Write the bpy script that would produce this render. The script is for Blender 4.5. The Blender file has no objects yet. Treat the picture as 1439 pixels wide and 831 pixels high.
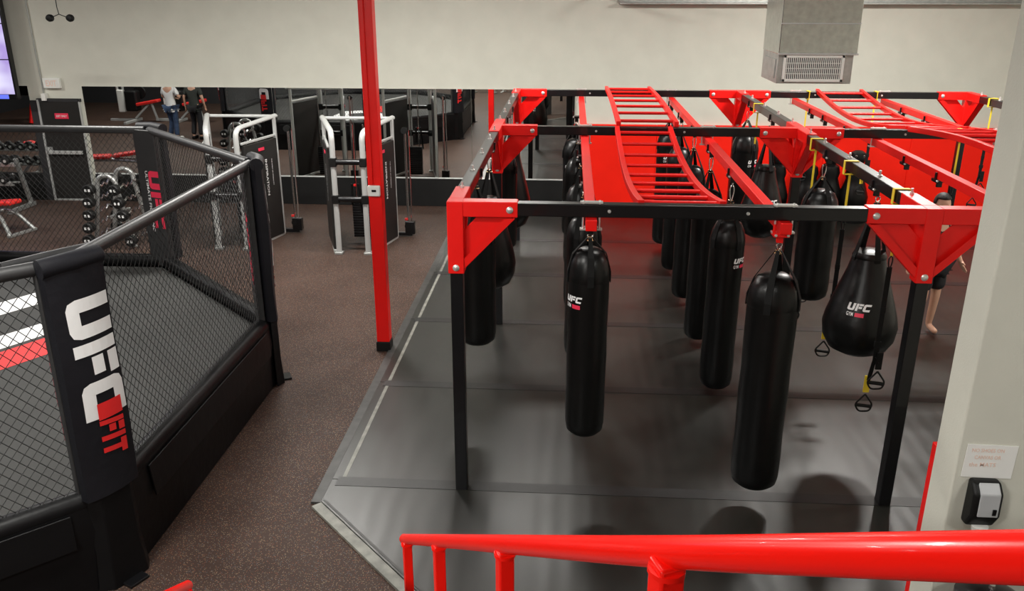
import bpy, bmesh, math, random
from mathutils import Vector, Matrix, Euler
random.seed(7)
PI = math.pi
S = bpy.context.scene
COL = S.collection

# ------------------------------------------------------------------ camera, world, lights, exposure
cam = bpy.data.objects.new('camera', bpy.data.cameras.new('camera'))
COL.objects.link(cam); S.camera = cam
cam.location = (0, 0, 4.1)
cam.rotation_euler = (math.radians(90 - 19.8), 0, math.radians(3.84))
cam.data.sensor_width = 36; cam.data.lens = 36 * 1196 / 1439
cam.data.clip_start = 0.05; cam.data.clip_end = 100

W = bpy.data.worlds.new('world'); S.world = W; W.use_nodes = True
W.node_tree.nodes['Background'].inputs[0].default_value = (0.9, 0.95, 1.0, 1)
W.node_tree.nodes['Background'].inputs[1].default_value = 0.05
S.view_settings.view_transform = 'Standard'; S.view_settings.look = 'None'
S.view_settings.gamma = 1; S.view_settings.use_curve_mapping = False
S.view_settings.exposure = 0.6
LAMPS = [(-6.6, 5.2, 110, 'near lamp over the fighting cage'), (-7.2, 11.0, 120, 'far lamp over the fighting cage'), (-13.5, 6.0, 110, 'lamp over the lever machines'),
         (-13.0, 12.6, 110, 'lamp over the dumbbell rack'), (-3.0, 3.6, 110, 'lamp over the aisle beside the near cage corner'), (-3.8, 11.8, 180, 'lamp over the cable machines'),
         (4.6, 12.2, 260, 'lamp over the back right of the bag frame'), (-0.9, 12.4, 95, 'lamp over the back left corner of the bag frame'), (1.6, 7.4, 25, 'lamp over the middle of the bag frame'),
         (7.6, 8.0, 120, 'lamp at the right side of the bag area'), (0.3, 1.9, 22, 'lamp over the stairs'), (4.2, 0.9, 60, 'lamp in front of the pale pier'), (-3.6, -1.8, 300, 'lamp over the floor behind the stairs')]
LAMP_Z = 5.15

# ------------------------------------------------------------------ materials
def nodes_of(name):
    m = bpy.data.materials.new(name); m.use_nodes = True
    return m, m.node_tree.nodes, m.node_tree.links, m.node_tree.nodes['Principled BSDF']
def mat(name, col, rough=0.5, metal=0.0, var=0.0, scale=8.0, bump=0.0, bscale=60.0, coat=0.0, emit=None, es=0.0, spec=0.5):
    m, N, L, b = nodes_of(name)
    b.inputs['Base Color'].default_value = (*col, 1); b.inputs['Roughness'].default_value = rough
    b.inputs['Metallic'].default_value = metal; b.inputs['Coat Weight'].default_value = coat
    b.inputs['Specular IOR Level'].default_value = spec
    tc = N.new('ShaderNodeTexCoord')
    if var > 0:
        n = N.new('ShaderNodeTexNoise'); n.inputs['Scale'].default_value = scale; n.inputs['Detail'].default_value = 4
        L.new(tc.outputs['Object'], n.inputs['Vector'])
        r = N.new('ShaderNodeValToRGB'); L.new(n.outputs['Fac'], r.inputs['Fac'])
        r.color_ramp.elements[0].position = 0.3; r.color_ramp.elements[1].position = 0.7
        r.color_ramp.elements[0].color = (*[max(0, c * (1 - var)) for c in col], 1)
        r.color_ramp.elements[1].color = (*[min(1, c * (1 + var)) for c in col], 1)
        L.new(r.outputs['Color'], b.inputs['Base Color'])
    if bump > 0:
        n2 = N.new('ShaderNodeTexNoise'); n2.inputs['Scale'].default_value = bscale; n2.inputs['Detail'].default_value = 3
        L.new(tc.outputs['Object'], n2.inputs['Vector'])
        bp = N.new('ShaderNodeBump'); bp.inputs['Strength'].default_value = bump; bp.inputs['Distance'].default_value = 0.01
        L.new(n2.outputs['Fac'], bp.inputs['Height']); L.new(bp.outputs['Normal'], b.inputs['Normal'])
    if emit:
        b.inputs['Emission Color'].default_value = (*emit, 1); b.inputs['Emission Strength'].default_value = es
    return m
M = {}
M['wall'] = mat('beige painted plaster', (0.64, 0.635, 0.555), 0.85, var=0.03, scale=3, bump=0.15, bscale=90)
M['ceil'] = mat('dark ceiling', (0.16, 0.155, 0.14), 0.9, var=0.1)
M['dark_wall'] = mat('black partition', (0.02, 0.02, 0.022), 0.6, var=0.1)
M['red_pad'] = mat('red vinyl wall padding', (0.92, 0.014, 0.004), 0.55, spec=0.2, var=0.04, scale=2, bump=0.05, bscale=20)
M['red'] = mat('red powder coat', (0.85, 0.009, 0.007), 0.36, var=0.03, scale=5, coat=0.05, spec=0.3)
M['red_rail'] = mat('red gloss paint', (0.90, 0.009, 0.004), 0.25, var=0.02, scale=6, coat=0.1, spec=0.35)
M['black_steel'] = mat('black powder coat', (0.005, 0.005, 0.006), 0.3, spec=0.35, var=0.1, coat=0.2)
M['black_rubber'] = mat('black rubber', (0.005, 0.005, 0.005), 0.5, spec=0.3, bump=0.1)
M['baseboard'] = mat('black base panel', (0.010, 0.010, 0.010), 0.6, spec=0.2, var=0.12, scale=4)
M['leather'] = mat('black bag vinyl', (0.0035, 0.0035, 0.0035), 0.34, spec=0.32, var=0.2, scale=5, bump=0.25, bscale=12)
M['vinyl'] = mat('black cage vinyl', (0.004, 0.004, 0.0045), 0.42, spec=0.22, var=0.1, bump=0.3, bscale=9)
M['banner'] = mat('black nylon banner', (0.007, 0.007, 0.010), 0.55, spec=0.3, var=0.1, bump=0.35, bscale=14)
M['rail_foam'] = mat('grey-black foam rail cover', (0.028, 0.028, 0.029), 0.42, var=0.1, bump=0.1, bscale=30)
M['wire'] = mat('black coated wire', (0.014, 0.014, 0.014), 0.4)
M['strap'] = mat('black nylon webbing', (0.004, 0.004, 0.004), 0.7, spec=0.25)
M['yellow'] = mat('yellow webbing', (0.85, 0.62, 0.03), 0.6)
M['chrome'] = mat('chrome', (0.75, 0.75, 0.75), 0.18, metal=1.0)
M['zinc'] = mat('zinc bolt', (0.72, 0.72, 0.7), 0.3, metal=0.6)
M['silver'] = mat('silver powder coat', (0.50, 0.51, 0.50), 0.35, metal=0.25, var=0.03)
M['silver_rough'] = mat('metallic grey frame', (0.42, 0.43, 0.42), 0.3, metal=0.6)
M['shroud'] = mat('charcoal plastic shroud', (0.020, 0.019, 0.018), 0.45, spec=0.3, var=0.08)
M['white'] = mat('white print', (0.82, 0.82, 0.82), 0.5, var=0.03, bump=0.1, bscale=20)
M['logo_red'] = mat('red print', (0.75, 0.02, 0.02), 0.5, var=0.04)
M['logo_rose'] = mat('crimson print', (0.78, 0.03, 0.08), 0.5, var=0.04)
M['white_plastic'] = mat('white plastic', (0.8, 0.8, 0.76), 0.45)
M['paper'] = mat('white paper', (0.85, 0.85, 0.82), 0.7, var=0.02)
M['ink'] = mat('faded orange ink', (0.85, 0.62, 0.52), 0.7)
M['grey_plastic'] = mat('grey plastic', (0.42, 0.43, 0.44), 0.4, var=0.03)
M['bench_red'] = mat('red bench vinyl', (0.75, 0.025, 0.02), 0.4, bump=0.1)
M['galv'] = mat('galvanised sheet', (0.55, 0.56, 0.54), 0.13, metal=0.95, var=0.12, scale=14, bump=0.12, bscale=6)
M['galv_side'] = mat('galvanised sheet dull', (0.45, 0.46, 0.44), 0.45, metal=0.7, var=0.12, scale=14)
M['skin'] = mat('skin', (0.62, 0.36, 0.25), 0.55, var=0.05)
M['hair'] = mat('dark hair', (0.012, 0.010, 0.009), 0.6, bump=0.4, bscale=80)
M['cloth_white'] = mat('white shirt cloth', (0.75, 0.75, 0.74), 0.85, bump=0.3, bscale=25)
M['cloth_black'] = mat('black cloth', (0.012, 0.012, 0.014), 0.85, bump=0.3, bscale=25)
M['cloth_dark'] = mat('dark green grey cloth', (0.03, 0.035, 0.03), 0.85, bump=0.3, bscale=25)
M['jeans'] = mat('blue denim', (0.04, 0.07, 0.14), 0.85, var=0.25, scale=12)
M['seam'] = mat('mat seam tape', (0.009, 0.009, 0.009), 0.45, var=0.3, scale=14)
M['edge_strip'] = mat('worn grey edge strip', (0.19, 0.19, 0.165), 0.5, var=0.3, scale=10)
M['edge_dark'] = mat('dark edge bevel', (0.035, 0.034, 0.032), 0.5, var=0.3, scale=10)
M['lamp'] = mat('lit lamp diffuser', (0.9, 0.9, 0.9), 0.5, emit=(1.0, 0.97, 0.9), es=8)
M['stair'] = mat('dark stair tread', (0.03, 0.03, 0.03), 0.6, var=0.2)
M['copper'] = mat('brass ring', (0.8, 0.55, 0.3), 0.25, metal=1.0)

def mirror_mat():
    m, N, L, b = nodes_of('silvered mirror')
    b.inputs['Base Color'].default_value = (0.86, 0.88, 0.86, 1); b.inputs['Metallic'].default_value = 1; b.inputs['Roughness'].default_value = 0.004
    n = N.new('ShaderNodeTexNoise'); n.inputs['Scale'].default_value = 0.6
    mr = N.new('ShaderNodeMapRange'); mr.inputs[3].default_value = 0.002; mr.inputs[4].default_value = 0.008
    L.new(n.outputs['Fac'], mr.inputs[0]); L.new(mr.outputs[0], b.inputs['Roughness'])
    return m
M['mirror'] = mirror_mat()

def carpet_mat():          # dark rubber flooring with coloured flecks
    m, N, L, b = nodes_of('flecked rubber floor')
    tc = N.new('ShaderNodeTexCoord')
    n = N.new('ShaderNodeTexNoise'); n.inputs['Scale'].default_value = 1.3; n.inputs['Detail'].default_value = 5
    L.new(tc.outputs['Object'], n.inputs['Vector'])
    r = N.new('ShaderNodeValToRGB'); L.new(n.outputs['Fac'], r.inputs['Fac'])
    r.color_ramp.elements[0].position = 0.25; r.color_ramp.elements[0].color = (0.040, 0.023, 0.018, 1)
    r.color_ramp.elements[1].position = 0.75; r.color_ramp.elements[1].color = (0.062, 0.038, 0.030, 1)
    v = N.new('ShaderNodeTexVoronoi'); v.inputs['Scale'].default_value = 110
    L.new(tc.outputs['Object'], v.inputs['Vector'])
    lt = N.new('ShaderNodeMath'); lt.operation = 'LESS_THAN'; lt.inputs[1].default_value = 0.36
    L.new(v.outputs['Distance'], lt.inputs[0])
    sep = N.new('ShaderNodeSeparateColor'); L.new(v.outputs['Color'], sep.inputs[0])
    pick = N.new('ShaderNodeMath'); pick.operation = 'LESS_THAN'; pick.inputs[1].default_value = 0.42
    L.new(sep.outputs[0], pick.inputs[0])
    mul = N.new('ShaderNodeMath'); mul.operation = 'MULTIPLY'; L.new(lt.outputs[0], mul.inputs[0]); L.new(pick.outputs[0], mul.inputs[1])
    r2 = N.new('ShaderNodeValToRGB'); r2.color_ramp.interpolation = 'CONSTANT'
    r2.color_ramp.elements[0].color = (0.27, 0.20, 0.13, 1); r2.color_ramp.elements[1].position = 0.75; r2.color_ramp.elements[1].color = (0.13, 0.14, 0.16, 1)
    e = r2.color_ramp.elements.new(0.45); e.color = (0.24, 0.09, 0.05, 1)
    L.new(sep.outputs[1], r2.inputs['Fac'])
    mx = N.new('ShaderNodeMix'); mx.data_type = 'RGBA'
    L.new(mul.outputs[0], mx.inputs[0]); L.new(r.outputs['Color'], mx.inputs[6]); L.new(r2.outputs['Color'], mx.inputs[7])
    L.new(mx.outputs[2], b.inputs['Base Color'])
    b.inputs['Roughness'].default_value = 0.6; b.inputs['Specular IOR Level'].default_value = 0.18
    bp = N.new('ShaderNodeBump'); bp.inputs['Strength'].default_value = 0.2; bp.inputs['Distance'].default_value = 0.004
    L.new(v.outputs['Distance'], bp.inputs['Height']); L.new(bp.outputs['Normal'], b.inputs['Normal'])
    return m
M['carpet'] = carpet_mat()

def matt_mat(name, base, ribs=True, rough=0.4, a=0.75, bb=1.3, spec=0.5):
    m, N, L, b = nodes_of(name); b.inputs['Specular IOR Level'].default_value = spec
    tc = N.new('ShaderNodeTexCoord')
    n = N.new('ShaderNodeTexNoise'); n.inputs['Scale'].default_value = 1.1; n.inputs['Detail'].default_value = 6; n.inputs['Roughness'].default_value = 0.6
    mp = N.new('ShaderNodeMapping'); mp.inputs['Scale'].default_value = (1.6, 0.7, 1)
    L.new(tc.outputs['Object'], mp.inputs['Vector']); L.new(mp.outputs[0], n.inputs['Vector'])
    r = N.new('ShaderNodeValToRGB'); L.new(n.outputs['Fac'], r.inputs['Fac'])
    r.color_ramp.elements[0].position = 0.3; r.color_ramp.elements[0].color = (*[c * a for c in base], 1)
    r.color_ramp.elements[1].position = 0.72; r.color_ramp.elements[1].color = (*[c * bb for c in base], 1)
    L.new(r.outputs['Color'], b.inputs['Base Color'])
    mr = N.new('ShaderNodeMapRange'); mr.inputs[3].default_value = rough - 0.07; mr.inputs[4].default_value = rough + 0.12
    L.new(n.outputs['Fac'], mr.inputs[0]); L.new(mr.outputs[0], b.inputs['Roughness'])
    if ribs:
        w = N.new('ShaderNodeTexWave'); w.wave_type = 'BANDS'; w.bands_direction = 'X'
        w.inputs['Scale'].default_value = 1.9; w.inputs['Distortion'].default_value = 2.5; w.inputs['Detail'].default_value = 2; w.inputs['Detail Scale'].default_value = 1.0
        L.new(tc.outputs['Object'], w.inputs['Vector'])
        bp = N.new('ShaderNodeBump'); bp.inputs['Strength'].default_value = 0.22; bp.inputs['Distance'].default_value = 0.004
        L.new(w.outputs['Fac'], bp.inputs['Height'])
        n2 = N.new('ShaderNodeTexNoise'); n2.inputs['Scale'].default_value = 180
        L.new(tc.outputs['Object'], n2.inputs['Vector'])
        bp2 = N.new('ShaderNodeBump'); bp2.inputs['Strength'].default_value = 0.25; bp2.inputs['Distance'].default_value = 0.002
        L.new(n2.outputs['Fac'], bp2.inputs['Height']); L.new(bp.outputs['Normal'], bp2.inputs['Normal'])
        L.new(bp2.outputs['Normal'], b.inputs['Normal'])
    return m
M['mat'] = matt_mat('black training mat', (0.011, 0.011, 0.009), rough=0.34, a=0.5, bb=1.7, spec=0.55)
M['canvas'] = matt_mat('grey cage canvas', (0.050, 0.050, 0.048), ribs=False, rough=0.6, spec=0.2, a=0.85, bb=1.15)

def screen_mat():
    m, N, L, b = nodes_of('lit display picture')
    tc = N.new('ShaderNodeTexCoord'); n = N.new('ShaderNodeTexNoise'); n.inputs['Scale'].default_value = 1.6
    L.new(tc.outputs['Object'], n.inputs['Vector'])
    r = N.new('ShaderNodeValToRGB'); L.new(n.outputs['Fac'], r.inputs['Fac'])
    r.color_ramp.elements[0].position = 0.35; r.color_ramp.elements[0].color = (0.33, 0.25, 0.55, 1)
    r.color_ramp.elements[1].position = 0.65; r.color_ramp.elements[1].color = (0.62, 0.60, 0.78, 1)
    b.inputs['Base Color'].default_value = (0.02, 0.02, 0.02, 1); b.inputs['Roughness'].default_value = 0.15
    L.new(r.outputs['Color'], b.inputs['Emission Color']); b.inputs['Emission Strength'].default_value = 0.9
    return m
M['screen'] = screen_mat()
M['ticker'] = mat('blue display strip', (0.01, 0.01, 0.05), 0.2, emit=(0.12, 0.16, 0.75), es=0.9)

# ------------------------------------------------------------------ mesh helpers
def frame_of(d):
    d = Vector(d).normalized()
    up = Vector((0, 0, 1)) if abs(d.z) < 0.95 else Vector((0, 1, 0))
    a = d.cross(up).normalized(); b = a.cross(d).normalized()
    return a, b
class MB:
    def __init__(s): s.v = []; s.f = []
    def face(s, pts):
        i = len(s.v); s.v += [tuple(p) for p in pts]; s.f.append(list(range(i, i + len(pts)))); return s
    def box(s, c, d, rz=0, R=None):
        i = len(s.v); h = [x / 2 for x in d]
        Rm = R if R is not None else Matrix.Rotation(rz, 3, 'Z')
        for x, y, z in ((-1,-1,-1),(1,-1,-1),(1,1,-1),(-1,1,-1),(-1,-1,1),(1,-1,1),(1,1,1),(-1,1,1)):
            p = Rm @ Vector((x*h[0], y*h[1], z*h[2])) + Vector(c); s.v.append(tuple(p))
        for q in ((0,3,2,1),(4,5,6,7),(0,1,5,4),(1,2,6,5),(2,3,7,6),(3,0,4,7)): s.f.append([i + k for k in q])
        return s
    def beam(s, p, q, w, h=None, up=None):
        p, q = Vector(p), Vector(q); h = h or w
        d = (q - p).normalized()
        if up is None: a, b = frame_of(d)
        else:
            a = d.cross(Vector(up)).normalized(); b = a.cross(d).normalized()
        i = len(s.v)
        for c in (p, q):
            for x, y in ((-1,-1),(1,-1),(1,1),(-1,1)): s.v.append(tuple(c + a*x*w/2 + b*y*h/2))
        for f in ((0,3,2,1),(4,5,6,7),(0,1,5,4),(1,2,6,5),(2,3,7,6),(3,0,4,7)): s.f.append([i + k for k in f])
        return s
    def tube(s, path, r, n=10, closed=False, caps=True, ry=None):
        P = [Vector(p) for p in path]; m = len(P); i0 = len(s.v); pa = None
        for k in range(m):
            if closed: d = P[(k+1) % m] - P[k-1]
            else: d = P[min(k+1, m-1)] - P[max(k-1, 0)]
            d.normalize()
            if pa is None: a, b = frame_of(d)
            else:
                a = pa - d * pa.dot(d)
                a = a.normalized() if a.length > 1e-6 else frame_of(d)[0]
                b = a.cross(d).normalized()
            pa = a; rr = r[k] if isinstance(r, (list, tuple)) else r
            r2 = ry if ry is not None else rr
            for j in range(n):
                t = 2*PI*j/n; s.v.append(tuple(P[k] + a*math.cos(t)*rr + b*math.sin(t)*r2))
        for k in range(m if closed else m-1):
            for j in range(n):
                a0 = i0 + k*n + j; a1 = i0 + k*n + (j+1) % n; b0 = i0 + ((k+1) % m)*n + j; b1 = i0 + ((k+1) % m)*n + (j+1) % n
                s.f.append([a0, a1, b1, b0])
        if caps and not closed:
            s.f.append([i0 + j for j in range(n)][::-1]); s.f.append([i0 + (m-1)*n + j for j in range(n)])
        return s
    def lathe(s, prof, n=24, c=(0,0,0), axis='Z', R=None):
        i0 = len(s.v); c = Vector(c); m = len(prof)
        Rm = R or {'Z': Matrix.Identity(3), 'Y': Matrix.Rotation(PI/2, 3, 'X'), 'X': Matrix.Rotation(PI/2, 3, 'Y')}[axis]
        for r, z in prof:
            for j in range(n):
                t = 2*PI*j/n; s.v.append(tuple(Rm @ Vector((max(r,1e-4)*math.cos(t), max(r,1e-4)*math.sin(t), z)) + c))
        for k in range(m-1):
            for j in range(n):
                s.f.append([i0+k*n+j, i0+k*n+(j+1) % n, i0+(k+1)*n+(j+1) % n, i0+(k+1)*n+j])
        s.f.append([i0+j for j in range(n)][::-1]); s.f.append([i0+(m-1)*n+j for j in range(n)])
        return s
    def prism(s, poly, ext, place=None):
        """poly: 2-D outline, extruded along the third axis by ext=(z0,z1); place maps (x,y,z)->Vector"""
        place = place or (lambda x, y, z: (x, y, z)); n = len(poly); i = len(s.v)
        for z in ext:
            for x, y in poly: s.v.append(tuple(place(x, y, z)))
        s.f.append([i+k for k in range(n)][::-1]); s.f.append([i+n+k for k in range(n)])
        for k in range(n): s.f.append([i+k, i+(k+1) % n, i+n+(k+1) % n, i+n+k])
        return s
    def build(s, name, m, parent=None, smooth=False, bevel=0.0, loc=(0,0,0), seg=2):
        me = bpy.data.meshes.new(name); me.from_pydata(s.v, [], s.f)
        bm = bmesh.new(); bm.from_mesh(me); bmesh.ops.recalc_face_normals(bm, faces=bm.faces); bm.to_mesh(me); bm.free()
        o = bpy.data.objects.new(name, me); COL.objects.link(o); me.materials.append(m)
        o.location = loc
        if parent: o.parent = parent
        if smooth:
            for p in me.polygons: p.use_smooth = True
            try: me.set_sharp_from_angle(angle=math.radians(38))
            except Exception: pass
        if bevel > 0:
            b = o.modifiers.new('bevel', 'BEVEL'); b.width = bevel; b.segments = seg; b.limit_method = 'ANGLE'; b.angle_limit = math.radians(40)
            for p in me.polygons: p.use_smooth = True
            try: me.set_sharp_from_angle(angle=math.radians(38))
            except Exception: pass
            w = o.modifiers.new('wn', 'WEIGHTED_NORMAL'); w.keep_sharp = True
        return o
def tag(o, label, cat, group=None, kind=None):
    if label: o['label'] = label
    if cat: o['category'] = cat
    if group: o['group'] = group
    if kind: o['kind'] = kind
    return o
def thing(name, label, cat, loc=(0,0,0), rz=0, group=None):
    o = bpy.data.objects.new(name, None); COL.objects.link(o); o.empty_display_size = 0.1
    o.location = loc; o.rotation_euler = (0, 0, rz)
    return tag(o, label, cat, group)
def struct(o): o['kind'] = 'structure'; return o
def kids(o): return [c for c in list(COL.objects) if c.parent == o]
def copy_tree(o, parent=None):
    c = o.copy(); COL.objects.link(c); c.parent = parent
    for ch in kids(o): copy_tree(ch, c)
    return c
def bez(p0, p1, p2, n=8):
    p0, p1, p2 = Vector(p0), Vector(p1), Vector(p2)
    return [p0*(1-t)**2 + p1*2*t*(1-t) + p2*t*t for t in [k/n for k in range(n+1)]]
def bend(pts, r=0.12, n=6):
    """polyline with rounded corners"""
    P = [Vector(p) for p in pts]; out = [P[0]]
    for k in range(1, len(P)-1):
        a = (P[k-1]-P[k]); b = (P[k+1]-P[k]); ra = min(r, a.length*0.45); rb = min(r, b.length*0.45)
        out += bez(P[k]+a.normalized()*ra, P[k], P[k]+b.normalized()*rb, n)
    out.append(P[-1]); return out

# block letters as convex pieces in a unit-high box
GL = {
 'U': (0.92, [[(0,.22),(.3,.22),(.3,1),(0,1)], [(.6,.22),(.9,.22),(.9,1),(.6,1)], [(0,.22),(.06,.06),(.2,0),(.7,0),(.84,.06),(.9,.22)], [(.3,.22),(.6,.22),(.6,.27),(.3,.27)]]),
 'F': (0.82, [[(.34,.74),(.84,.74),(.84,1),(.34,1)], [(0,0),(.28,0),(.28,1),(0,1)], [(.34,.34),(.76,.34),(.76,.62),(.34,.62)]]),
 'C': (0.9, [[(0,.2),(.3,.2),(.3,.8),(0,.8)], [(0,.8),(.9,.8),(.9,1),(.2,1),(.06,.94)], [(0,.2),(.06,.06),(.2,0),(.9,0),(.9,.2)], [(.3,.72),(.9,.72),(.9,.8),(.3,.8)], [(.3,.2),(.9,.2),(.9,.28),(.3,.28)]]),
 'I': (0.3, [[(0,0),(.3,0),(.3,1),(0,1)]]),
 'T': (0.85, [[(0,.74),(.85,.74),(.85,1),(0,1)], [(.28,0),(.58,0),(.58,.74),(.28,.74)]]),
}
def glyphs(txt, gap=0.12, shear=0.0):
    x = 0; out = []
    for ch in txt:
        w, ps = GL[ch]
        for p in ps: out.append([(x + a + shear*b, b) for a, b in p])
        x += w + gap
    return out, x - gap
def map_polys(mb, polys, fn, sub=3):
    for p in polys:
        bm = bmesh.new(); vs = [bm.verts.new((a, b, 0)) for a, b in p]; bm.faces.new(vs)
        bmesh.ops.triangulate(bm, faces=bm.faces); 
        bmesh.ops.subdivide_edges(bm, edges=bm.edges, cuts=sub, use_grid_fill=True)
        i = len(mb.v)
        for k, v in enumerate(bm.verts): v.index = k; mb.v.append(tuple(fn(v.co.x, v.co.y)))
        for f in bm.faces: mb.f.append([i + v.index for v in f.verts])
        bm.free()
    return mb
def font_polys(txt, size=1.0):
    cu = bpy.data.curves.new('lettering', 'FONT'); cu.body = txt; cu.size = size; cu.resolution_u = 2; cu.offset = size*0.012
    o = bpy.data.objects.new('lettering', cu); COL.objects.link(o); bpy.context.view_layer.update()
    me = bpy.data.meshes.new_from_object(o.evaluated_get(bpy.context.evaluated_depsgraph_get()))
    out = [[(me.vertices[i].co.x, me.vertices[i].co.y) for i in p.vertices] for p in me.polygons]
    bpy.data.objects.remove(o); bpy.data.curves.remove(cu); bpy.data.meshes.remove(me)
    w = max([a for p in out for a, b in p] + [0.01])
    return out, w
def font_mesh(mb, txt, fn, height, width=None):
    ps, w = font_polys(txt, 1.0); k = height/0.7; kx = (width/w) if width else k
    for p in ps: mb.face([fn(a*kx, b*k) for a, b in p])
    return mb

# ------------------------------------------------------------------ room
XL, XR, YB, YF, ZC = -20.0, 9.6, 16.6, -6.0, 5.5
o = MB().box(((XL+XR)/2, (YB+YF)/2, -0.05), (XR-XL+0.4, YB-YF+0.4, 0.1)).build('floor', M['carpet']); struct(o)
o = MB().box(((XL+XR)/2, (YB+YF)/2, ZC+0.05), (XR-XL+0.4, YB-YF+0.4, 0.1)).build('ceiling', M['ceil']); struct(o)
o = MB().box(((XL+XR)/2, YB+0.1, ZC/2), (XR-XL+0.4, 0.2, ZC)).build('wall_back', M['wall']); struct(o)
o = MB().box((XL-0.1, (YB+YF)/2, ZC/2), (0.2, YB-YF, ZC)).build('wall_left', M['dark_wall']); struct(o)
o = MB().box((XR+0.1, (YB+YF)/2, ZC/2), (0.2, YB-YF, ZC)).build('wall_right', M['wall']); struct(o)
o = MB().box(((XL+XR)/2, YF-0.1, ZC/2), (XR-XL+0.4, 0.2, ZC)).build('wall_front', M['wall']); struct(o)
o = MB().box(((XL-7.8)/2, 0.9, ZC/2), (-7.8-XL, 0.2, ZC)).build('wall_partition', M['dark_wall']); struct(o)
# black base panel under the mirrors
o = MB().box(((-9.62+0.05)/2, YB-0.03, 0.28), (9.67, 0.06, 0.56)).build('baseboard_back', M['baseboard'], bevel=0.006); struct(o)
o = MB().box(((-10.72-16.9)/2, YB-0.03, 0.28), (6.18, 0.06, 0.56)).build('baseboard_left', M['baseboard'], bevel=0.006); struct(o)
o = MB().box(((-9.62+0.05)/2, YB-0.035, 0.565), (9.67, 0.07, 0.012)).build('trim_1', M['silver'], bevel=0.002); struct(o)
# red padding of the bag area
pad = thing('wall_padding', 'red vinyl padding covering the lower wall behind the hanging bags', 'wall padding', ((0.08+XR)/2, YB-0.04, 0))
xs = [0.08 + k*(XR-0.08)/6 for k in range(7)]
for a, b in zip(xs[:-1], xs[1:]):
    MB().box(((a+b)/2-(0.08+XR)/2, 0, 0.83), (b-a-0.003, 0.08, 1.66)).build('panel', M['red_pad'], pad, bevel=0.012)
# mirrors
mir = thing('wall_mirror', 'long wall mirror above the black base panel, left of the red padding', 'mirror', (-4.8, YB-0.02, 0.57))
ms = [-9.62, -7.75, -5.8, -3.85, -1.9, 0.05]
for a, b in zip(ms[:-1], ms[1:]):
    MB().box(((a+b)/2+4.8, 0, 0.865), (b-a-0.006, 0.012, 1.73)).build('mirror_pane', M['mirror'], mir)
MB().box((4.87, -0.01, 0.865), (0.035, 0.05, 1.73)).build('edge_trim', M['black_steel'], mir)
m2 = thing('wall_mirror', 'wall mirror left of the black door, partly behind the hanging display', 'mirror', (-13.8, YB-0.02, 0.57))
for a, b in ((-16.9, -14.9), (-14.9, -12.9), (-12.9, -10.73)):
    MB().box(((a+b)/2+13.8, 0, 0.865), (b-a-0.006, 0.012, 1.73)).build('mirror_pane', M['mirror'], m2)

# door
d = thing('door_1', 'black exit door with silver frame and push bar beside the mirror', 'door', (-10.13, YB, 0)); struct(d)
MB().box((0, -0.03, 1.0), (0.80, 0.05, 2.0)).build('door_leaf', M['shroud'], d, bevel=0.004)
fr = MB(); fr.box((-0.425, -0.035, 1.02), (0.04, 0.07, 2.04)); fr.box((0.415, -0.03, 1.02), (0.025, 0.06, 2.04)); fr.box((0, -0.035, 0.02), (0.83, 0.09, 0.035))
fr.build('door_frame', M['silver'], d, bevel=0.003)
MB().box((-0.52, -0.03, 1.0), (0.15, 0.06, 2.04)).build('jamb', M['dark_wall'], d, bevel=0.003)
MB().box((0, -0.03, 2.03), (0.9, 0.06, 0.06)).build('door_head', M['dark_wall'], d, bevel=0.003)
pb = MB().box((0.0, -0.11, 1.0), (0.70, 0.05, 0.07)).build('push_bar', M['silver'], d, bevel=0.006)
MB().box((-0.33, -0.08, 1.03), (0.08, 0.07, 0.14)).build('latch', M['silver'], pb, bevel=0.006)
sg = MB().box((0.02, -0.062, 1.72), (0.28, 0.008, 0.11)).build('door_sign', M['logo_rose'], d, bevel=0.002)
t = MB(); font_mesh(t, 'EXIT ONLY', lambda a, b: (-0.09+a, -0.068, 1.70+b), 0.04, 0.22); t.build('lettering', M['white'], sg)

# exit sign, conduit
e = thing('exit_sign', 'white exit sign box on the wall above the black door', 'exit sign', (-10.2, YB, 2.36))
MB().box((0, -0.04, 0), (0.34, 0.08, 0.2)).build('case', M['white_plastic'], e, bevel=0.01)
t = MB(); font_mesh(t, 'EXIT', lambda a, b: (-0.11+a, -0.083, -0.055+b), 0.11, 0.22); t.build('lettering', M['ink'], e)
c = thing('wall_conduit', 'thin grey conduit running down the wall to a small white box above the door', 'conduit', (-10.42, YB, 2.05))
MB().tube([(0, -0.02, 0.1), (-0.02, -0.02, 1.2), (-0.04, -0.02, 3.4)], 0.014, 8).build('pipe', M['galv_side'], c, smooth=True)
MB().box((0.02, -0.05, 0.04), (0.09, 0.1, 0.14)).build('junction_box', M['white_plastic'], c, bevel=0.008)
# track along the top of the back wall
tr = thing('ceiling_track', 'metal track running along the upper back wall behind the duct', 'track', (5.2, YB-0.12, 3.86))
MB().box((0, 0, 0), (8.7, 0.24, 0.03)).build('rail', M['galv_side'], tr, bevel=0.004)
MB().box((0, 0.1, 0.08), (8.7, 0.04, 0.16)).build('web', M['galv_side'], tr, bevel=0.004)
MB().box((-4.42, -0.6, 0.18), (0.06, 1.5, 0.05), rz=0.5).build('diagonal_arm', M['galv_side'], tr, bevel=0.004)

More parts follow.
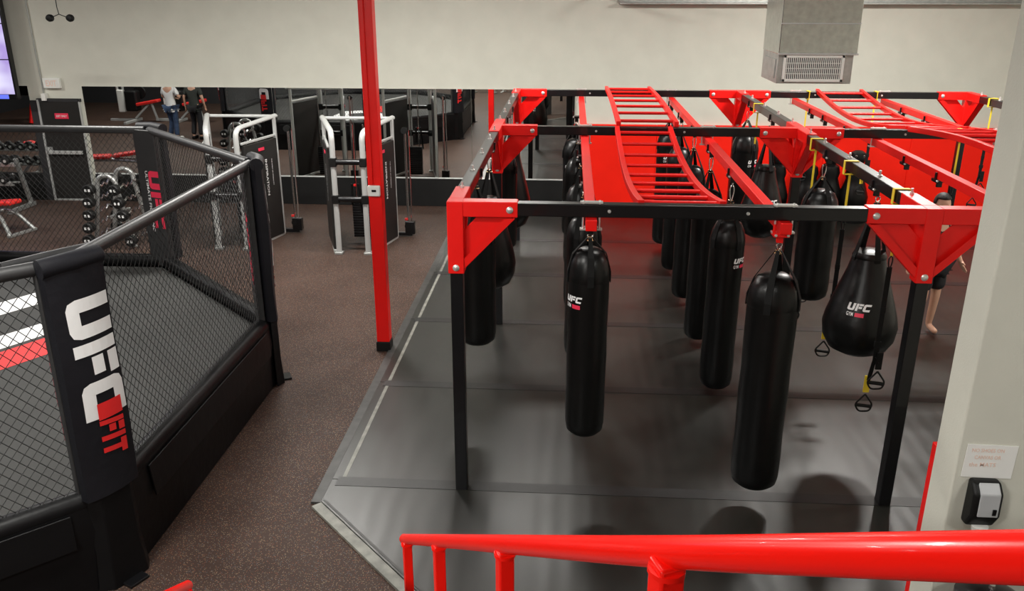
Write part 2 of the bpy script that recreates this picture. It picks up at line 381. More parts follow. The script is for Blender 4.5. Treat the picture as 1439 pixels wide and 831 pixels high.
# ceiling lamps
for x, y, p, where in LAMPS:
    l = thing('ceiling_lamp', 'rectangular lit ' + where, 'ceiling lamp', (x, y, LAMP_Z), 0, 'ceiling lamps')
    MB().box((0, 0, 0.05), (1.28, 0.36, 0.08)).build('lamp_housing', M['silver'], l, bevel=0.01)
    MB().box((0, 0, -0.004), (1.2, 0.3, 0.02)).build('diffuser', M['lamp'], l)
    w = MB(); w.tube([(-0.5,0,0.09),(-0.5,0,0.35)], 0.006, 6); w.tube([(0.5,0,0.09),(0.5,0,0.35)], 0.006, 6); w.build('hanger', M['chrome'], l)
    ld = bpy.data.lights.new('lamp_light', 'AREA'); ld.shape = 'RECTANGLE'; ld.size = 1.2; ld.size_y = 0.3; ld.energy = p; ld.color = (1.0, 0.975, 0.92)
    lo = bpy.data.objects.new('lamp_light', ld); COL.objects.link(lo); lo.parent = l; lo.location = (0, 0, -0.03)

# ------------------------------------------------------------------ training mat floor
mt = thing('training_mat', 'black ribbed training mat floor laid under the bag frame', 'mat', (0, 0, 0))
yy = [2.9, 4.45, 6.4, 8.38, 10.3, 12.25, 14.15, 16.5]
XE = -2.02
def xleft(y): return XE if y >= 6.05 else XE + (6.05 - y) * 0.93
for a, b in zip(yy[:-1], yy[1:]):
    poly = [(xleft(a), a+0.004)]
    if a < 6.05 < b: poly = [(xleft(a), a+0.004), (XR, a+0.004), (XR, b-0.004), (XE, b-0.004), (XE, 6.05)]
    else: poly = [(xleft(a), a+0.004), (XR, a+0.004), (XR, b-0.004), (xleft(b), b-0.004)]
    MB().prism(poly, (0.0, 0.03)).build('mat_strip', M['mat'], mt, bevel=0.003)
for y in yy[1:-1]:
    MB().box(((xleft(y)+0.05+XR)/2, y-0.03, 0.0312), (XR-xleft(y)-0.05, 0.14, 0.003)).build('seam_tape', M['seam'], mt)
def edge(p, q, off, w, m, nm, h):
    p, q = Vector((*p, 0)), Vector((*q, 0)); dd = (q-p).normalized(); n = Vector((-dd.y, dd.x, 0))
    a, b = p+n*off, q+n*off
    return MB().prism([tuple((a-n*w/2)[:2]), tuple((b-n*w/2)[:2]), tuple((b+n*w/2)[:2]), tuple((a+n*w/2)[:2])], (0.0, h)).build(nm, m, mt)
edge((XE, 6.05), (XE, 16.5), 0.045, 0.09, M['edge_dark'], 'edge_strip', 0.022)
edge((XE+0.1, 6.3), (XE+0.1, 16.5), 0.0, 0.035, M['edge_strip'], 'edge_tape', 0.0325)
edge((xleft(2.9), 2.9), (XE, 6.05), 0.045, 0.09, M['edge_strip'], 'edge_strip', 0.022)
edge((xleft(2.9), 2.9), (XE, 6.05), -0.03, 0.02, M['edge_dark'], 'edge_tape', 0.0325)

# ------------------------------------------------------------------ red column
c = thing('support_column', 'tall red square column standing between the cage and the mat edge', 'column', (-2.17, 9.36, 0))
MB().box((0, 0, 2.8), (0.15, 0.15, 5.36)).build('shaft', M['red'], c, bevel=0.006)
MB().box((0, 0, 0.06), (0.17, 0.17, 0.12)).build('base_wrap', M['black_rubber'], c, bevel=0.006)
MB().box((-0.035, -0.088, 3.74), (0.05, 0.028, 3.4)).build('conduit', M['red'], c, bevel=0.008)
rd = MB().box((-0.005, -0.1, 1.97), (0.14, 0.05, 0.12)).build('card_reader', M['white_plastic'], c, bevel=0.01)
MB().box((0.0, -0.127, 1.975), (0.05, 0.006, 0.025)).build('reader_window', M['black_steel'], rd)

# ------------------------------------------------------------------ fighting cage
CV = [(-3.24, 5.05), (-3.24, 8.42), (-5.30, 10.47), (-8.05, 10.47), (-10.1, 8.42), (-10.1, 5.05), (-8.05, 2.98), (-5.30, 2.98)]
CC = Vector((-6.67, 6.73, 0)); RZ = 2.43; FZ = 0.64; SZ = 0.78
cage = thing('fighting_cage', 'eight-sided black mesh fighting cage with raised canvas and padded posts', 'fighting cage', CC)
V = [Vector((x, y, 0)) - CC for x, y in CV]
MB().prism([(v.x*0.985, v.y*0.985) for v in V], (0.02, FZ-0.02)).build('platform', M['vinyl'], cage)
cv = MB().prism([(v.x*0.975, v.y*0.975) for v in V], (FZ-0.02, FZ)).build('canvas', M['canvas'], cage)
for k in range(8):
    a, b = V[k], V[(k+1) % 8]; d = (b-a).normalized(); n = Vector((d.y, -d.x, 0))
    if n.dot((a+b)/2) < 0: n = -n
    L = (b-a).length
    # top rail with foam cover
    MB().tube([a+Vector((0,0,RZ))+d*0.05, b+Vector((0,0,RZ))-d*0.05], 0.048, 16).build('top_rail', M['rail_foam'], cage, smooth=True)
    # chain link
    m = MB(); z0, z1 = SZ, RZ-0.02; hh = z1-z0; sx, sz = 0.038, 0.045; N = int(L/sx/2)
    def clipseg(x0, dirx):
        # 45-ish wire from bottom x0 going up with slope sz/sx
        pts = []; slope = sz/sx*dirx
        zs, xs_ = 0.0, x0
        x1 = x0 + hh/slope
        lo, hi = (x0, x1) if x1 > x0 else (x1, x0)
        c0, c1 = max(lo, 0.03), min(hi, L-0.03)
        if c1-c0 < 0.02: return None
        f = lambda x: z0 + (x-x0)*slope
        return (c0, f(c0), c1, f(c1))
    for dirx in (1, -1):
        x = -hh*sx/sz if dirx > 0 else 0.0
        end = L if dirx > 0 else L + hh*sx/sz
        while x < end:
            s_ = clipseg(x, dirx)
            if s_:
                off = n*0.003*dirx
                m.tube([a+d*s_[0]+Vector((0,0,s_[1]))+off, a+d*s_[2]+Vector((0,0,s_[3]))+off], 0.0028, 4, caps=False)
            x += sx*2
    m.build('chain_link_mesh', M['wire'], cage)
    # padded bolster and skirt
    MB().tube([a+n*0.0+Vector((0,0,SZ-0.07))+d*0.02, b+Vector((0,0,SZ-0.07))-d*0.02], 0.085, 14).build('bottom_bolster', M['vinyl'], cage, smooth=True)
    sk = MB(); i = 0
    prof = [(0.08, SZ-0.08), (0.095, 0.5), (0.075, 0.3), (0.08, 0.0), (0.0, 0.0), (0.0, SZ-0.08)]
    for q in (a+d*0.04, b-d*0.04):
        for px, z in prof: sk.v.append(tuple(q+n*px+Vector((0,0,z))))
    for j in range(6): sk.f.append([j, (j+1)%6, 6+(j+1)%6, 6+j])
    sk.f += [[0,1,2,3,4,5],[6,7,8,9,10,11]]
    sk.build('skirt', M['vinyl'], cage, bevel=0.01)
    ap = MB(); e0, e1 = a+d*(0.42), b-d*0.28
    for q in (e0, e1):
        for px, z in ((0.10, SZ-0.10), (0.125, 0.42), (0.11, 0.42), (0.085, SZ-0.10)): ap.v.append(tuple(q+n*px+Vector((0,0,z))))
    for j in range(4): ap.f.append([j, (j+1)%4, 4+(j+1)%4, 4+j])
    ap.f += [[0,1,2,3],[4,5,6,7]]
    ap.build('skirt_flap', M['vinyl'], cage, bevel=0.005)
for k in range(8):
    v = V[k]; R = v.normalized(); T = Vector((-R.y, R.x, 0))     # R outwards, T sideways
    MB().tube([v+Vector((0,0,0.1)), v+Vector((0,0,RZ+0.01))], 0.05, 14).build('post', M['black_steel'], cage, smooth=True)
    hw = 0.205
    def surf(s, z, lift=0.0, hw=hw, R=R, T=T, v=v):               # s across -1..1, z height: outer cloth
        return v + T*s*hw + R*(0.088 + 0.035*(1-s*s) + lift + 0.008*math.sin(z*5+s)) + Vector((0,0,z))
    pb = MB(); ns, nz = 9, 16; zt, zb = RZ+0.02, 0.76
    rows = []
    for iz in range(nz+1):
        z = zb + (zt-zb)*iz/nz; rows.append([len(pb.v)+q for q in range(ns+4)])
        for q in range(ns): pb.v.append(tuple(surf(-1+2*q/(ns-1), z)))
        for s, o_ in ((1.0, 0.02), (0.8, -0.02), (-0.8, -0.02), (-1.0, 0.02)): pb.v.append(tuple(v + T*s*hw + R*o_ + Vector((0,0,z))))
    for r0, r1 in zip(rows[:-1], rows[1:]):
        for q in range(ns+4): pb.f.append([r0[q], r0[(q+1)%(ns+4)], r1[(q+1)%(ns+4)], r1[q]])
    pb.f.append(rows[0][::-1]); pb.f.append(rows[-1])
    banner = pb.build('post_pad', M['banner'], cage, smooth=True)
    # flap over the rail
    cap = MB(); cap.tube([v+T*(-hw)+R*0.04+Vector((0,0,RZ+0.015)), v+R*0.075+Vector((0,0,RZ+0.025)), v+T*hw+R*0.04+Vector((0,0,RZ+0.015))], 0.068, 12)
    cap.build('pad_cap', M['banner'], cage, smooth=True)
    # lettering reads downwards: letter tops point to the viewer's right
    if k in (0, 1, 2, 3, 4, 5, 6, 7):
        sgn = 1
        # viewer outside looking along -R: viewer's right is +T? (R x up)
        right = Vector((0,0,1)).cross(R)      # viewer outside, facing -R
        sd = 1 if right.dot(T) > 0 else -1
        def put(polys, scale, zstart, sx0, lift=0.004, ks=1.0):
            def fn(x, y): return surf(sd*(sx0 + y*scale*ks)/hw, zstart - x*scale, lift)
            return fn
        polys, w = glyphs('UFC', 0.1, 0.0)
        sc = 0.315
        wm = MB(); map_polys(wm, polys, put(polys, sc*0.96, 2.21, -0.125, ks=1.04), 4); wm.build('lettering', M['white'], banner)
        polys, w = glyphs('FIT', 0.13, 0.15)
        bx = [[(-1.05, 0.0), (-0.06, 0.0), (-0.06, 1.0), (-1.05, 1.0)]]
        fm = MB(); map_polys(fm, polys, put(polys, 0.125, 1.33, -0.045, 0.007, 1.5), 3); map_polys(fm, bx, put(bx, 0.125, 1.33, -0.045, 0.009, 1.5), 3)
        fm.build('lettering', M['logo_red'], banner)
    # inner pad
    ip = MB(); hv = 0.19
    for z in (0.66, 1.2, 1.8, RZ+0.01):
        for s, o_ in ((-1,-0.06),(-0.9,-0.10),(0.9,-0.10),(1,-0.06),(1,-0.03),(-1,-0.03)): ip.v.append(tuple(v+T*s*hv+R*o_+Vector((0,0,z))))
    for r in range(3):
        for q in range(6): ip.f.append([r*6+q, r*6+(q+1)%6, (r+1)*6+(q+1)%6, (r+1)*6+q])
    ip.f += [list(range(6))[::-1], [18+q for q in range(6)]]
    inner = ip.build('inner_pad', M['rail_foam'], cage, bevel=0.008)
    ri = -Vector((0,0,1)).cross(R)            # right hand of someone inside looking out
    polys, w = glyphs('UFC', 0.12, 0.0)
    def fin(x, y, ri=ri, R=R, v=v): return v + ri*(0.0 + y*0.17) - R*0.1035 + Vector((0,0,1.93 - x*0.26))
    lm = MB(); map_polys(lm, polys, fin, 1); lm.build('lettering', M['logo_rose'], inner)
    lm = MB(); font_mesh(lm, 'ULTIMATE FIGHTING', lambda x, y: v + ri*(-0.05 + y) - R*0.1035 + Vector((0,0,1.93 - x)), 0.04, 0.8); lm.build('lettering', M['white'], inner)
    # corner piece at the floor with a small foot
    cp = MB(); pr = [(-0.19, 0.02), (-0.12, 0.10), (0.12, 0.10), (0.19, 0.02)]
    for z, g in ((0.0, 1.15), (0.3, 1.0), (0.78, 0.98)):
        for s, o_ in pr: cp.v.append(tuple(v+T*s*g+R*(o_*g)+Vector((0,0,z))))
    for r in range(2):
        for q in range(4): cp.f.append([r*4+q, r*4+(q+1)%4, (r+1)*4+(q+1)%4, (r+1)*4+q])
    cp.f += [[0,1,2,3],[8,9,10,11]]
    cp.build('corner_skirt', M['vinyl'], cage, bevel=0.01)
    ft = MB(); ft.box(v+R*0.14+Vector((0,0,0.012)), (0.12, 0.16, 0.024), rz=math.atan2(R.y, R.x)); ft.build('foot', M['black_steel'], cage, bevel=0.004)
# loose padded end of the door rail beside the near post
a = V[0]; MB().tube(bend([a+Vector((-0.02,0.36,RZ+0.01)), a+Vector((-0.12,0.10,RZ+0.03)), a+Vector((-0.30,-0.20,RZ+0.03))], 0.1), 0.03, 12).build('gate_rail', M['rail_foam'], cage, smooth=True)
# canvas lettering
def cpt(x, y, z=0.003): return Vector((x, y, FZ+z)) - CC
dirv = Vector((0.5, 0.866, 0)); nor = Vector((0.866, -0.5, 0))
def band(o_, u0, u1, w, cham=0): 
    b0 = Vector((-6.62, 8.50, 0)) + nor*o_
    p = [b0+dirv*u0-nor*w/2, b0+dirv*u1-nor*w/2, b0+dirv*u1+nor*w/2, b0+dirv*(u0)+nor*w/2]
    return [cpt(q.x, q.y) for q in p]
lt = MB(); lt.face(band(0.0, -0.1, 1.0, 0.42)); lt.face(band(1.02, -0.3, 0.75, 0.36))
b0 = Vector((-6.62, 8.50, 0))
lt.face([cpt(*(b0+dirv*-0.1-nor*0.21)[:2]), cpt(*(b0+dirv*-0.1+nor*0.21)[:2]), cpt(*(b0+dirv*-0.32+nor*0.45)[:2]), cpt(*(b0+dirv*-0.9+nor*0.35)[:2])])
lt.face([cpt(*(b0+dirv*-0.9+nor*0.35)[:2]), cpt(*(b0+dirv*-0.32+nor*0.45)[:2]), cpt(*(b0+dirv*-0.3+nor*0.84)[:2]), cpt(*(b0+dirv*-0.3+nor*1.2)[:2]), cpt(*(b0+dirv*-0.8+nor*1.2)[:2])])
lt.build('lettering', M['white'], cv)
MB().face(band(1.50, -1.6, 0.6, 0.44)).build('lettering', M['logo_red'], cv)

# ------------------------------------------------------------------ bag frame
RT = 2.57; BM = 0.10; BX = [-0.86, 2.70, 6.26]; BY = [6.35, 10.22, 14.12]
rig = thing('bag_frame', 'red and black steel bag frame with brackets and climbing ladders over the mat', 'bag frame', (2.70, 10.22, 0))
RO = Vector((2.70, 10.22, 0))
def L_(x, y, z): return Vector((x, y, z)) - RO
zc = RT - BM/2
for ix, x in enumerate(BX):
    for iy, y in enumerate(BY):
        MB().box(L_(x, y, 1.0+0.03), (0.10, 0.10, 2.0)).build('post', M['black_steel'], rig, bevel=0.006)
        dirs = []
        if ix > 0: dirs.append((-1, 0))
        if ix < 2: dirs.append((1, 0))
        if iy > 0: dirs.append((0, -1))
        if iy < 2: dirs.append((0, 1))
        b = MB(); arm = 0.48
        b.box(L_(x, y, RT-0.28), (0.126, 0.126, 0.579))
        for dx, dy in dirs:
            c0 = L_(x + dx*(arm/2+0.03), y + dy*(arm/2+0.03), zc)
            b.box(c0, (arm-0.06 if dx else 0.120, arm-0.06 if dy else 0.120, 0.120))
            # gusset: inclined channel plus flange
            p = L_(x+dx*0.06, y+dy*0.06, RT-0.53); q = L_(x+dx*(arm-0.02), y+dy*(arm-0.02), RT-0.11)
            b.beam(p, q, 0.085, 0.012, up=(dx, dy, 1e-3) if False else None)
            side = Vector((-dy, dx, 0))
            for s in (-0.05, 0.05):
                t_ = [L_(x+dx*0.05, y+dy*0.05, RT-0.54)+side*s, L_(x+dx*(arm-0.02), y+dy*(arm-0.02), RT-0.12)+side*s, L_(x+dx*(arm-0.10), y+dy*(arm-0.10), RT-0.12)+side*s, L_(x+dx*0.05, y+dy*0.05, RT-0.46)+side*s]
                b.face(t_); 
            tr3 = [L_(x+dx*0.05, y+dy*0.05, RT-0.52), L_(x+dx*(arm-0.03), y+dy*(arm-0.03), RT-0.11), L_(x+dx*0.17, y+dy*0.17, RT-0.11), L_(x+dx*0.05, y+dy*0.05, RT-0.24)]
            i = len(b.v)
            for s in (-0.006, 0.006):
                for t1 in tr3: b.v.append(tuple(t1+side*s))
            b.f += [[i,i+1,i+2,i+3],[i+7,i+6,i+5,i+4],[i,i+1,i+5,i+4],[i+1,i+2,i+6,i+5],[i+2,i+3,i+7,i+6],[i+3,i,i+4,i+7]]
        br = b.build('bracket', M['red'], rig, bevel=0.006)
        # bolts
        prof = [(0.0, 0), (0.027, 0), (0.027, 0.006), (0.018, 0.014), (0.0, 0.016)]
        Rn = Matrix.Rotation(PI/2, 3, 'X')
        for dx, dy in dirs:
            if dx:
                MB().lathe(prof, 14, L_(x+dx*(arm-0.06), y-0.061, zc), R=Rn).build('bolt', M['zinc'], br, smooth=True)
            else:
                MB().lathe([(0,0),(0.016,0),(0.016,0.02),(0.009,0.022),(0.009,0.05),(0,0.05)], 10, L_(x, y+dy*(arm-0.06), RT+0.008)).build('bolt', M['zinc'], br, smooth=True)
        MB().lathe(prof, 14, L_(x, y-0.061, RT-0.52), R=Rn).build('bolt', M['zinc'], br, smooth=True)
for y in BY:
    for a, b in zip(BX[:-1], BX[1:]):
        bo = MB().box(L_((a+b)/2, y, zc), (b-a-0.15, BM, BM)).build('cross_beam', M['black_steel'], rig, bevel=0.006)
        for t in (0.33, 0.62):
            MB().lathe([(0,0),(0.014,0),(0.012,0.01),(0,0.012)], 10, L_(a+(b-a)*t, y-0.05, zc), R=Matrix.Rotation(PI/2, 3, 'X')).build('bolt', M['zinc'], bo, smooth=True)
for x in BX:
    for a, b in zip(BY[:-1], BY[1:]):
        bo = MB().box(L_(x, (a+b)/2, zc), (BM, b-a-0.15, BM)).build('long_beam', M['black_steel'], rig, bevel=0.006)
        for t in (0.3, 0.52, 0.74):
            MB().lathe([(0,0),(0.022,0),(0.022,0.012),(0.012,0.014),(0.012,0.05),(0.0,0.055)], 10, L_(x, a+(b-a)*t, RT)).build('bolt', M['zinc'], bo, smooth=True)
RED = [0.18, 1.62, 3.57, 4.95]
for x in RED:
    rb = MB().box(L_(x, (6.22+14.1)/2, 2.425), (0.085, 14.1-6.22, 0.085)).build('trolley_beam', M['red'], rig, bevel=0.005)
    for y in BY:
        hb = MB()
        for s in (-0.062, 0.062): hb.tube([L_(x+s, y-0.03, 2.37), L_(x+s, y-0.03, 2.60)], 0.008, 8)
        hb.box(L_(x, y-0.03, 2.585), (0.17, 0.05, 0.012)); hb.box(L_(x, y-0.03, 2.376), (0.17, 0.05, 0.012))
        hb.build('u_bolt', M['zinc'], rb, smooth=True)
# climbing ladders
def ladder(x0, x1, ya, yb, f, n, label=None):
    N = 20
    lad = None
    for x in (x0, x1):
        P = [L_(x, ya+(yb-ya)*k/N, f(k/N)) for k in range(N+1)]
        m = MB()
        i0 = len(m.v)
        for k, p in enumerate(P):
            for dx, dz in ((-0.026,-0.03),(0.026,-0.03),(0.026,0.03),(-0.026,0.03)): m.v.append((p.x+dx, p.y, p.z+dz))
        for k in range(N):
            for q in range(4): m.f.append([i0+k*4+q, i0+k*4+(q+1)%4, i0+(k+1)*4+(q+1)%4, i0+(k+1)*4+q])
        m.f += [[i0,i0+1,i0+2,i0+3], [i0+N*4+q for q in range(4)]]
        r = m.build('ladder_rail', M['red'], rig, bevel=0.004)
        if lad is None: lad = r
    for k in range(n):
        t = (k+0.35)/(n-0.3); y = ya+(yb-ya)*t
        MB().tube([L_(x0, y, f(t)), L_(x1, y, f(t))], 0.019, 10).build('rung', M['red'], lad, smooth=True)
ladder(0.56, 1.18, 10.18, 6.42, lambda t: 2.555 - 0.165*math.sin(PI*t)**0.9, 9)
ladder(0.58, 1.26, 14.15, 10.24, lambda t: 2.60 + 0.035*math.sin(PI*t), 7)
ladder(3.92, 4.60, 14.15, 10.24, lambda t: 2.58 - 0.17*math.sin(PI*t), 9)
ladder(3.92, 4.60, 10.18, 6.42, lambda t: 2.58 + 0.12*math.sin(PI*t), 9)
def clamp(x, y, z=2.38, red=False):
    m = MB(); m.box(L_(x, y, z-0.012), (0.12, 0.11, 0.03)); m.tube([L_(x-0.055, y-0.03, z-0.01), L_(x-0.055, y-0.03, z+0.07)], 0.012, 8); m.tube([L_(x+0.055, y+0.03, z-0.01), L_(x+0.055, y+0.03, z+0.07)], 0.012, 8)
    m.box(L_(x, y, z-0.05), (0.05, 0.03, 0.06))
    o = m.build('bag_clamp', M['red'] if red else M['black_steel'], rig, bevel=0.004)
    b = MB()
    for sx_ in (-1, 1): b.lathe([(0,0),(0.012,0),(0.009,0.01),(0,0.012)], 8, L_(x+sx_*0.045, y-0.056, z-0.01), R=Matrix.Rotation(PI/2, 3, 'X'))
    b.build('bolt', M['zinc'], o, smooth=True)
    return o

# ------------------------------------------------------------------ punching bags
def carabiner(mb, z0, z1, w=0.028, r=0.006, ang=0.3):
    c, s = math.cos(ang), math.sin(ang); P = []
    n = 20
    for k in range(n):
        t = 2*PI*k/n; x = math.sin(t)*w*(0.75+0.25*math.cos(t)); z = (z0+z1)/2 + math.cos(t)*(z1-z0)/2
        P.append((x*c, x*s, z))
    mb.tube(P, r, 6, closed=True)
def bag(kind, x, y, zhook, ztop, zbot, R, label, face=0.0, group=None, top=2.33, logo=True):
    """zhook: where the straps meet; ztop: rim of the bag; face: heading of the printed logo"""
    nm = 'teardrop_bag' if kind == 'tear' else 'punching_bag'
    b = thing(nm, label, 'punching bag', (x, y, zbot), 0, group)
    h = ztop - zbot
    if kind == 'tear':
        prof = [(0.0, 0), (R*0.45, 0.01), (R*0.78, 0.06*h/0.9), (R*0.95, 0.15*h/0.9), (R, 0.26*h/0.9), (R*0.95, 0.38*h), (R*0.82, 0.52*h), (R*0.66, 0.68*h), (R*0.52, 0.82*h), (R*0.44, 0.93*h)]
        cap = [(R*0.44, 0.93*h), (R*0.45, 0.95*h), (R*0.40, 0.985*h), (R*0.25, h), (0, h*1.005)]
    else:
        prof = [(0.0, 0), (R*0.72, 0.0), (R*0.92, 0.035), (R*0.985, 0.10)] + [(R*(0.985+0.015*math.sin(k*2.1)), 0.10+(h-0.36)*k/8) for k in range(1, 9)]
        prof[-1] = (R*0.995, h-0.26); cap = [(R*1.0, h-0.26), (R*1.012, h-0.25), (R*0.99, h-0.19), (R*0.90, h-0.11), (R*0.70, h-0.035), (R*0.42, h-0.005), (0, h)]
    MB().lathe(prof, 32).build('bag_body', M['leather'], b, smooth=True)
    MB().lathe(cap, 32).build('bag_cap', M['leather'], b, smooth=True)
    rr = cap[0][0]
    zs = h*0.93 if kind == 'tear' else h-0.20
    hk = zhook - zbot
    for k in range(4):
        a = PI/4 + k*PI/2 + face*0.3; ca, sa = math.cos(a), math.sin(a); t = Vector((-sa, ca, 0)); m = MB()
        pts = [(rr*1.03, zs-0.08), (rr*1.025, zs+0.01), (rr*0.80, zs+0.15), (0.02, hk)] if kind != 'tear' else [(rr*1.02, zs-0.02), (rr*1.03, zs+0.01), (rr*0.93, zs+0.05), (0.02, hk)]
        w = 0.026
        i0 = 0
        for j, (r_, z) in enumerate(pts):
            ww = w if j < 3 else 0.012
            c = Vector((ca*r_, sa*r_, z)); o_ = Vector((ca, sa, 0))*0.004
            for q in (c-t*ww-o_, c+t*ww-o_, c+t*ww+o_, c-t*ww+o_): m.v.append(tuple(q))
        for j in range(3):
            for q in range(4): m.f.append([j*4+q, j*4+(q+1)%4, (j+1)*4+(q+1)%4, (j+1)*4+q])
        m.f += [[0,1,2,3],[12,13,14,15]]
        m.build('strap', M['strap'], b)
    rg = MB(); rg.tube([(0.022*math.cos(t), 0.008*math.sin(t), hk-0.012+0.018*math.sin(t)) for t in [2*PI*k/12 for k in range(12)]], 0.006, 6, closed=True)
    rg.tube([(0.03*math.cos(t), 0.03*math.sin(t), hk-0.02) for t in [2*PI*k/12 for k in range(12)]], 0.005, 6, closed=True)
    rg.build('ring', M['copper'], b, smooth=True)
    cz = top - zbot
    c = MB()
    z = hk
    first = min(0.15, cz-z)
    carabiner(c, z-0.005, z+first, 0.028, 0.006)
    z += first-0.01
    while z < cz-0.01:
        carabiner(c, z, min(z+0.06, cz+0.02), 0.014, 0.005, ang=random.random()*3); z += 0.05
    c.build('carabiner', M['chrome'], b, smooth=True)
    if logo:
        # printed logo wrapped round the body
        u, w = glyphs('UFC', 0.1, 0.22)
        W_ = 0.155 if kind != 'tear' else 0.19; sc = W_/w
        zl = h-0.42 if kind != 'tear' else 0.50*h
        def rad(z):
            for (r0, z0), (r1, z1) in zip(prof[:-1], prof[1:]):
                if z0 <= z <= z1: return r0+(r1-r0)*(z-z0)/max(z1-z0, 1e-6)
            return R
        def wrap(a, zz, lift=0.004):
            r_ = rad(zz)+lift; th = face + a/rad(zz); return Vector((math.cos(th)*r_, math.sin(th)*r_, zz))
        lm = MB(); map_polys(lm, u, lambda p, q: wrap((p*sc-W_/2), zl+q*sc*0.95), 3)
        ps, fw = font_polys('GYM', 1.0); kk = 0.042/0.7
        for p in ps: lm.face([wrap(-W_/2+a*0.06/fw, zl-0.05+b_*kk*0.8) for a, b_ in p])
        lm.build('lettering', M['white'], b)
        rm = MB(); map_polys(rm, [[(0.0,0),(0.075,0),(0.075,1),(0.0,1)]], lambda p, q: wrap(-W_/2+0.075+p, zl-0.052+q*0.034), 3)
        rm.build('logo_block', M['logo_rose'], b)
    return b
FC = -PI/2   # towards the viewer
bags = [
 ('heavy', 1.60, 6.30, 2.24, 2.06, 0.22, 0.195, 'long thick black bag nearest the viewer, hanging plain under the front beam', 1.2, False),
 ('heavy', 1.62, 8.42, 2.12, 1.93, 0.10, 0.175, 'second long black bag of the middle row, with white letters near its top right', FC+0.72, True),
 ('heavy', 1.62, 9.78, 2.15, 1.93, 0.10, 0.175, 'third long black bag of the middle row, behind the lettered one', 1.2, False),
 ('heavy', 1.62, 11.20, 2.15, 1.93, 0.12, 0.175, 'fourth long black bag of the middle row', 1.2, False),
 ('heavy', 1.60, 12.45, 2.15, 1.95, 0.12, 0.175, 'fifth long black bag of the middle row, behind the fourth', 1.2, False),
 ('heavy', 1.60, 13.75, 2.15, 1.98, 0.15, 0.20, 'hindmost long black bag of the middle row, lettered, seen through the red ladder', FC-0.15, True),
 ('heavy', 0.18, 6.45, 2.28, 2.19, 0.57, 0.165, 'long black bag hanging alone left of centre with white letters on its left side', FC-0.85, True),
 ('heavy', 0.16, 7.95, 2.26, 2.06, 0.62, 0.17, 'black bag directly behind the lettered bag left of centre', 1.2, False),
 ('heavy', 0.14, 9.35, 2.26, 2.06, 0.62, 0.17, 'black bag third from the viewer under the leftmost red beam', 1.2, False),
 ('heavy', 0.12, 10.95, 2.26, 2.06, 0.62, 0.17, 'black bag fourth from the viewer under the leftmost red beam', 1.2, False),
 ('heavy', 0.10, 12.45, 2.26, 2.06, 0.62, 0.19, 'black lettered bag at the far end under the leftmost red beam, beside the mirror edge', FC-0.5, True),
 ('heavy', -0.86, 7.75, 2.38, 2.12, 0.82, 0.185, 'black cylindrical bag just right of the near left post', 1.2, False),
 ('tear', -0.86, 9.15, 2.25, 1.95, 0.90, 0.29, 'teardrop bag hanging between the near and middle left posts', 1.2, False),
 ('heavy', -0.86, 11.1, 2.25, 2.1, 0.80, 0.18, 'black cylindrical bag just behind the middle left post', 1.2, False),
 ('tear', -0.84, 12.15, 2.25, 2.0, 0.78, 0.30, 'teardrop bag near the back left post, in front of the mirror', PI/2+0.3, True),
 ('tear', 2.72, 7.53, 2.33, 1.90, 0.90, 0.33, 'big lettered teardrop bag hanging beside the near right post', FC-0.45, True),
 ('heavy', 2.66, 9.00, 2.25, 2.12, 0.92, 0.195, 'wide short black bag left of the big lettered teardrop bag', FC-0.2, False),
 ('tear', 2.66, 11.65, 2.25, 1.86, 0.86, 0.31, 'lettered teardrop bag hanging behind the front beam near the middle post', FC+0.25, True),
 ('heavy', 2.66, 13.10, 2.25, 2.05, 0.80, 0.20, 'black lettered bag below the back middle bracket', FC+0.5, True),
]
for kd, x, y, zh, zt, zb, R, lab, face, lg in bags:
    onmain = x in (2.66, 2.72, -0.86, -0.84)
    top = 2.46 if onmain else 2.32
    clamp(x if not onmain else (2.70 if x > 0 else -0.86), y, 2.47 if onmain else 2.38, red=(lab.startswith('long thick')))
    bag(kd, x, y, min(zh, top-0.05), zt, zb, R, lab, face=face, top=top-(0.075 if onmain else 0.02), logo=lg)
for x, y in ((3.57, 13.0), (3.57, 12.3), (3.57, 9.2), (3.57, 8.35), (4.95, 13.2), (4.95, 12.3), (4.95, 11.4), (3.57, 11.3), (4.95, 9.4)):
    clamp(x, y)

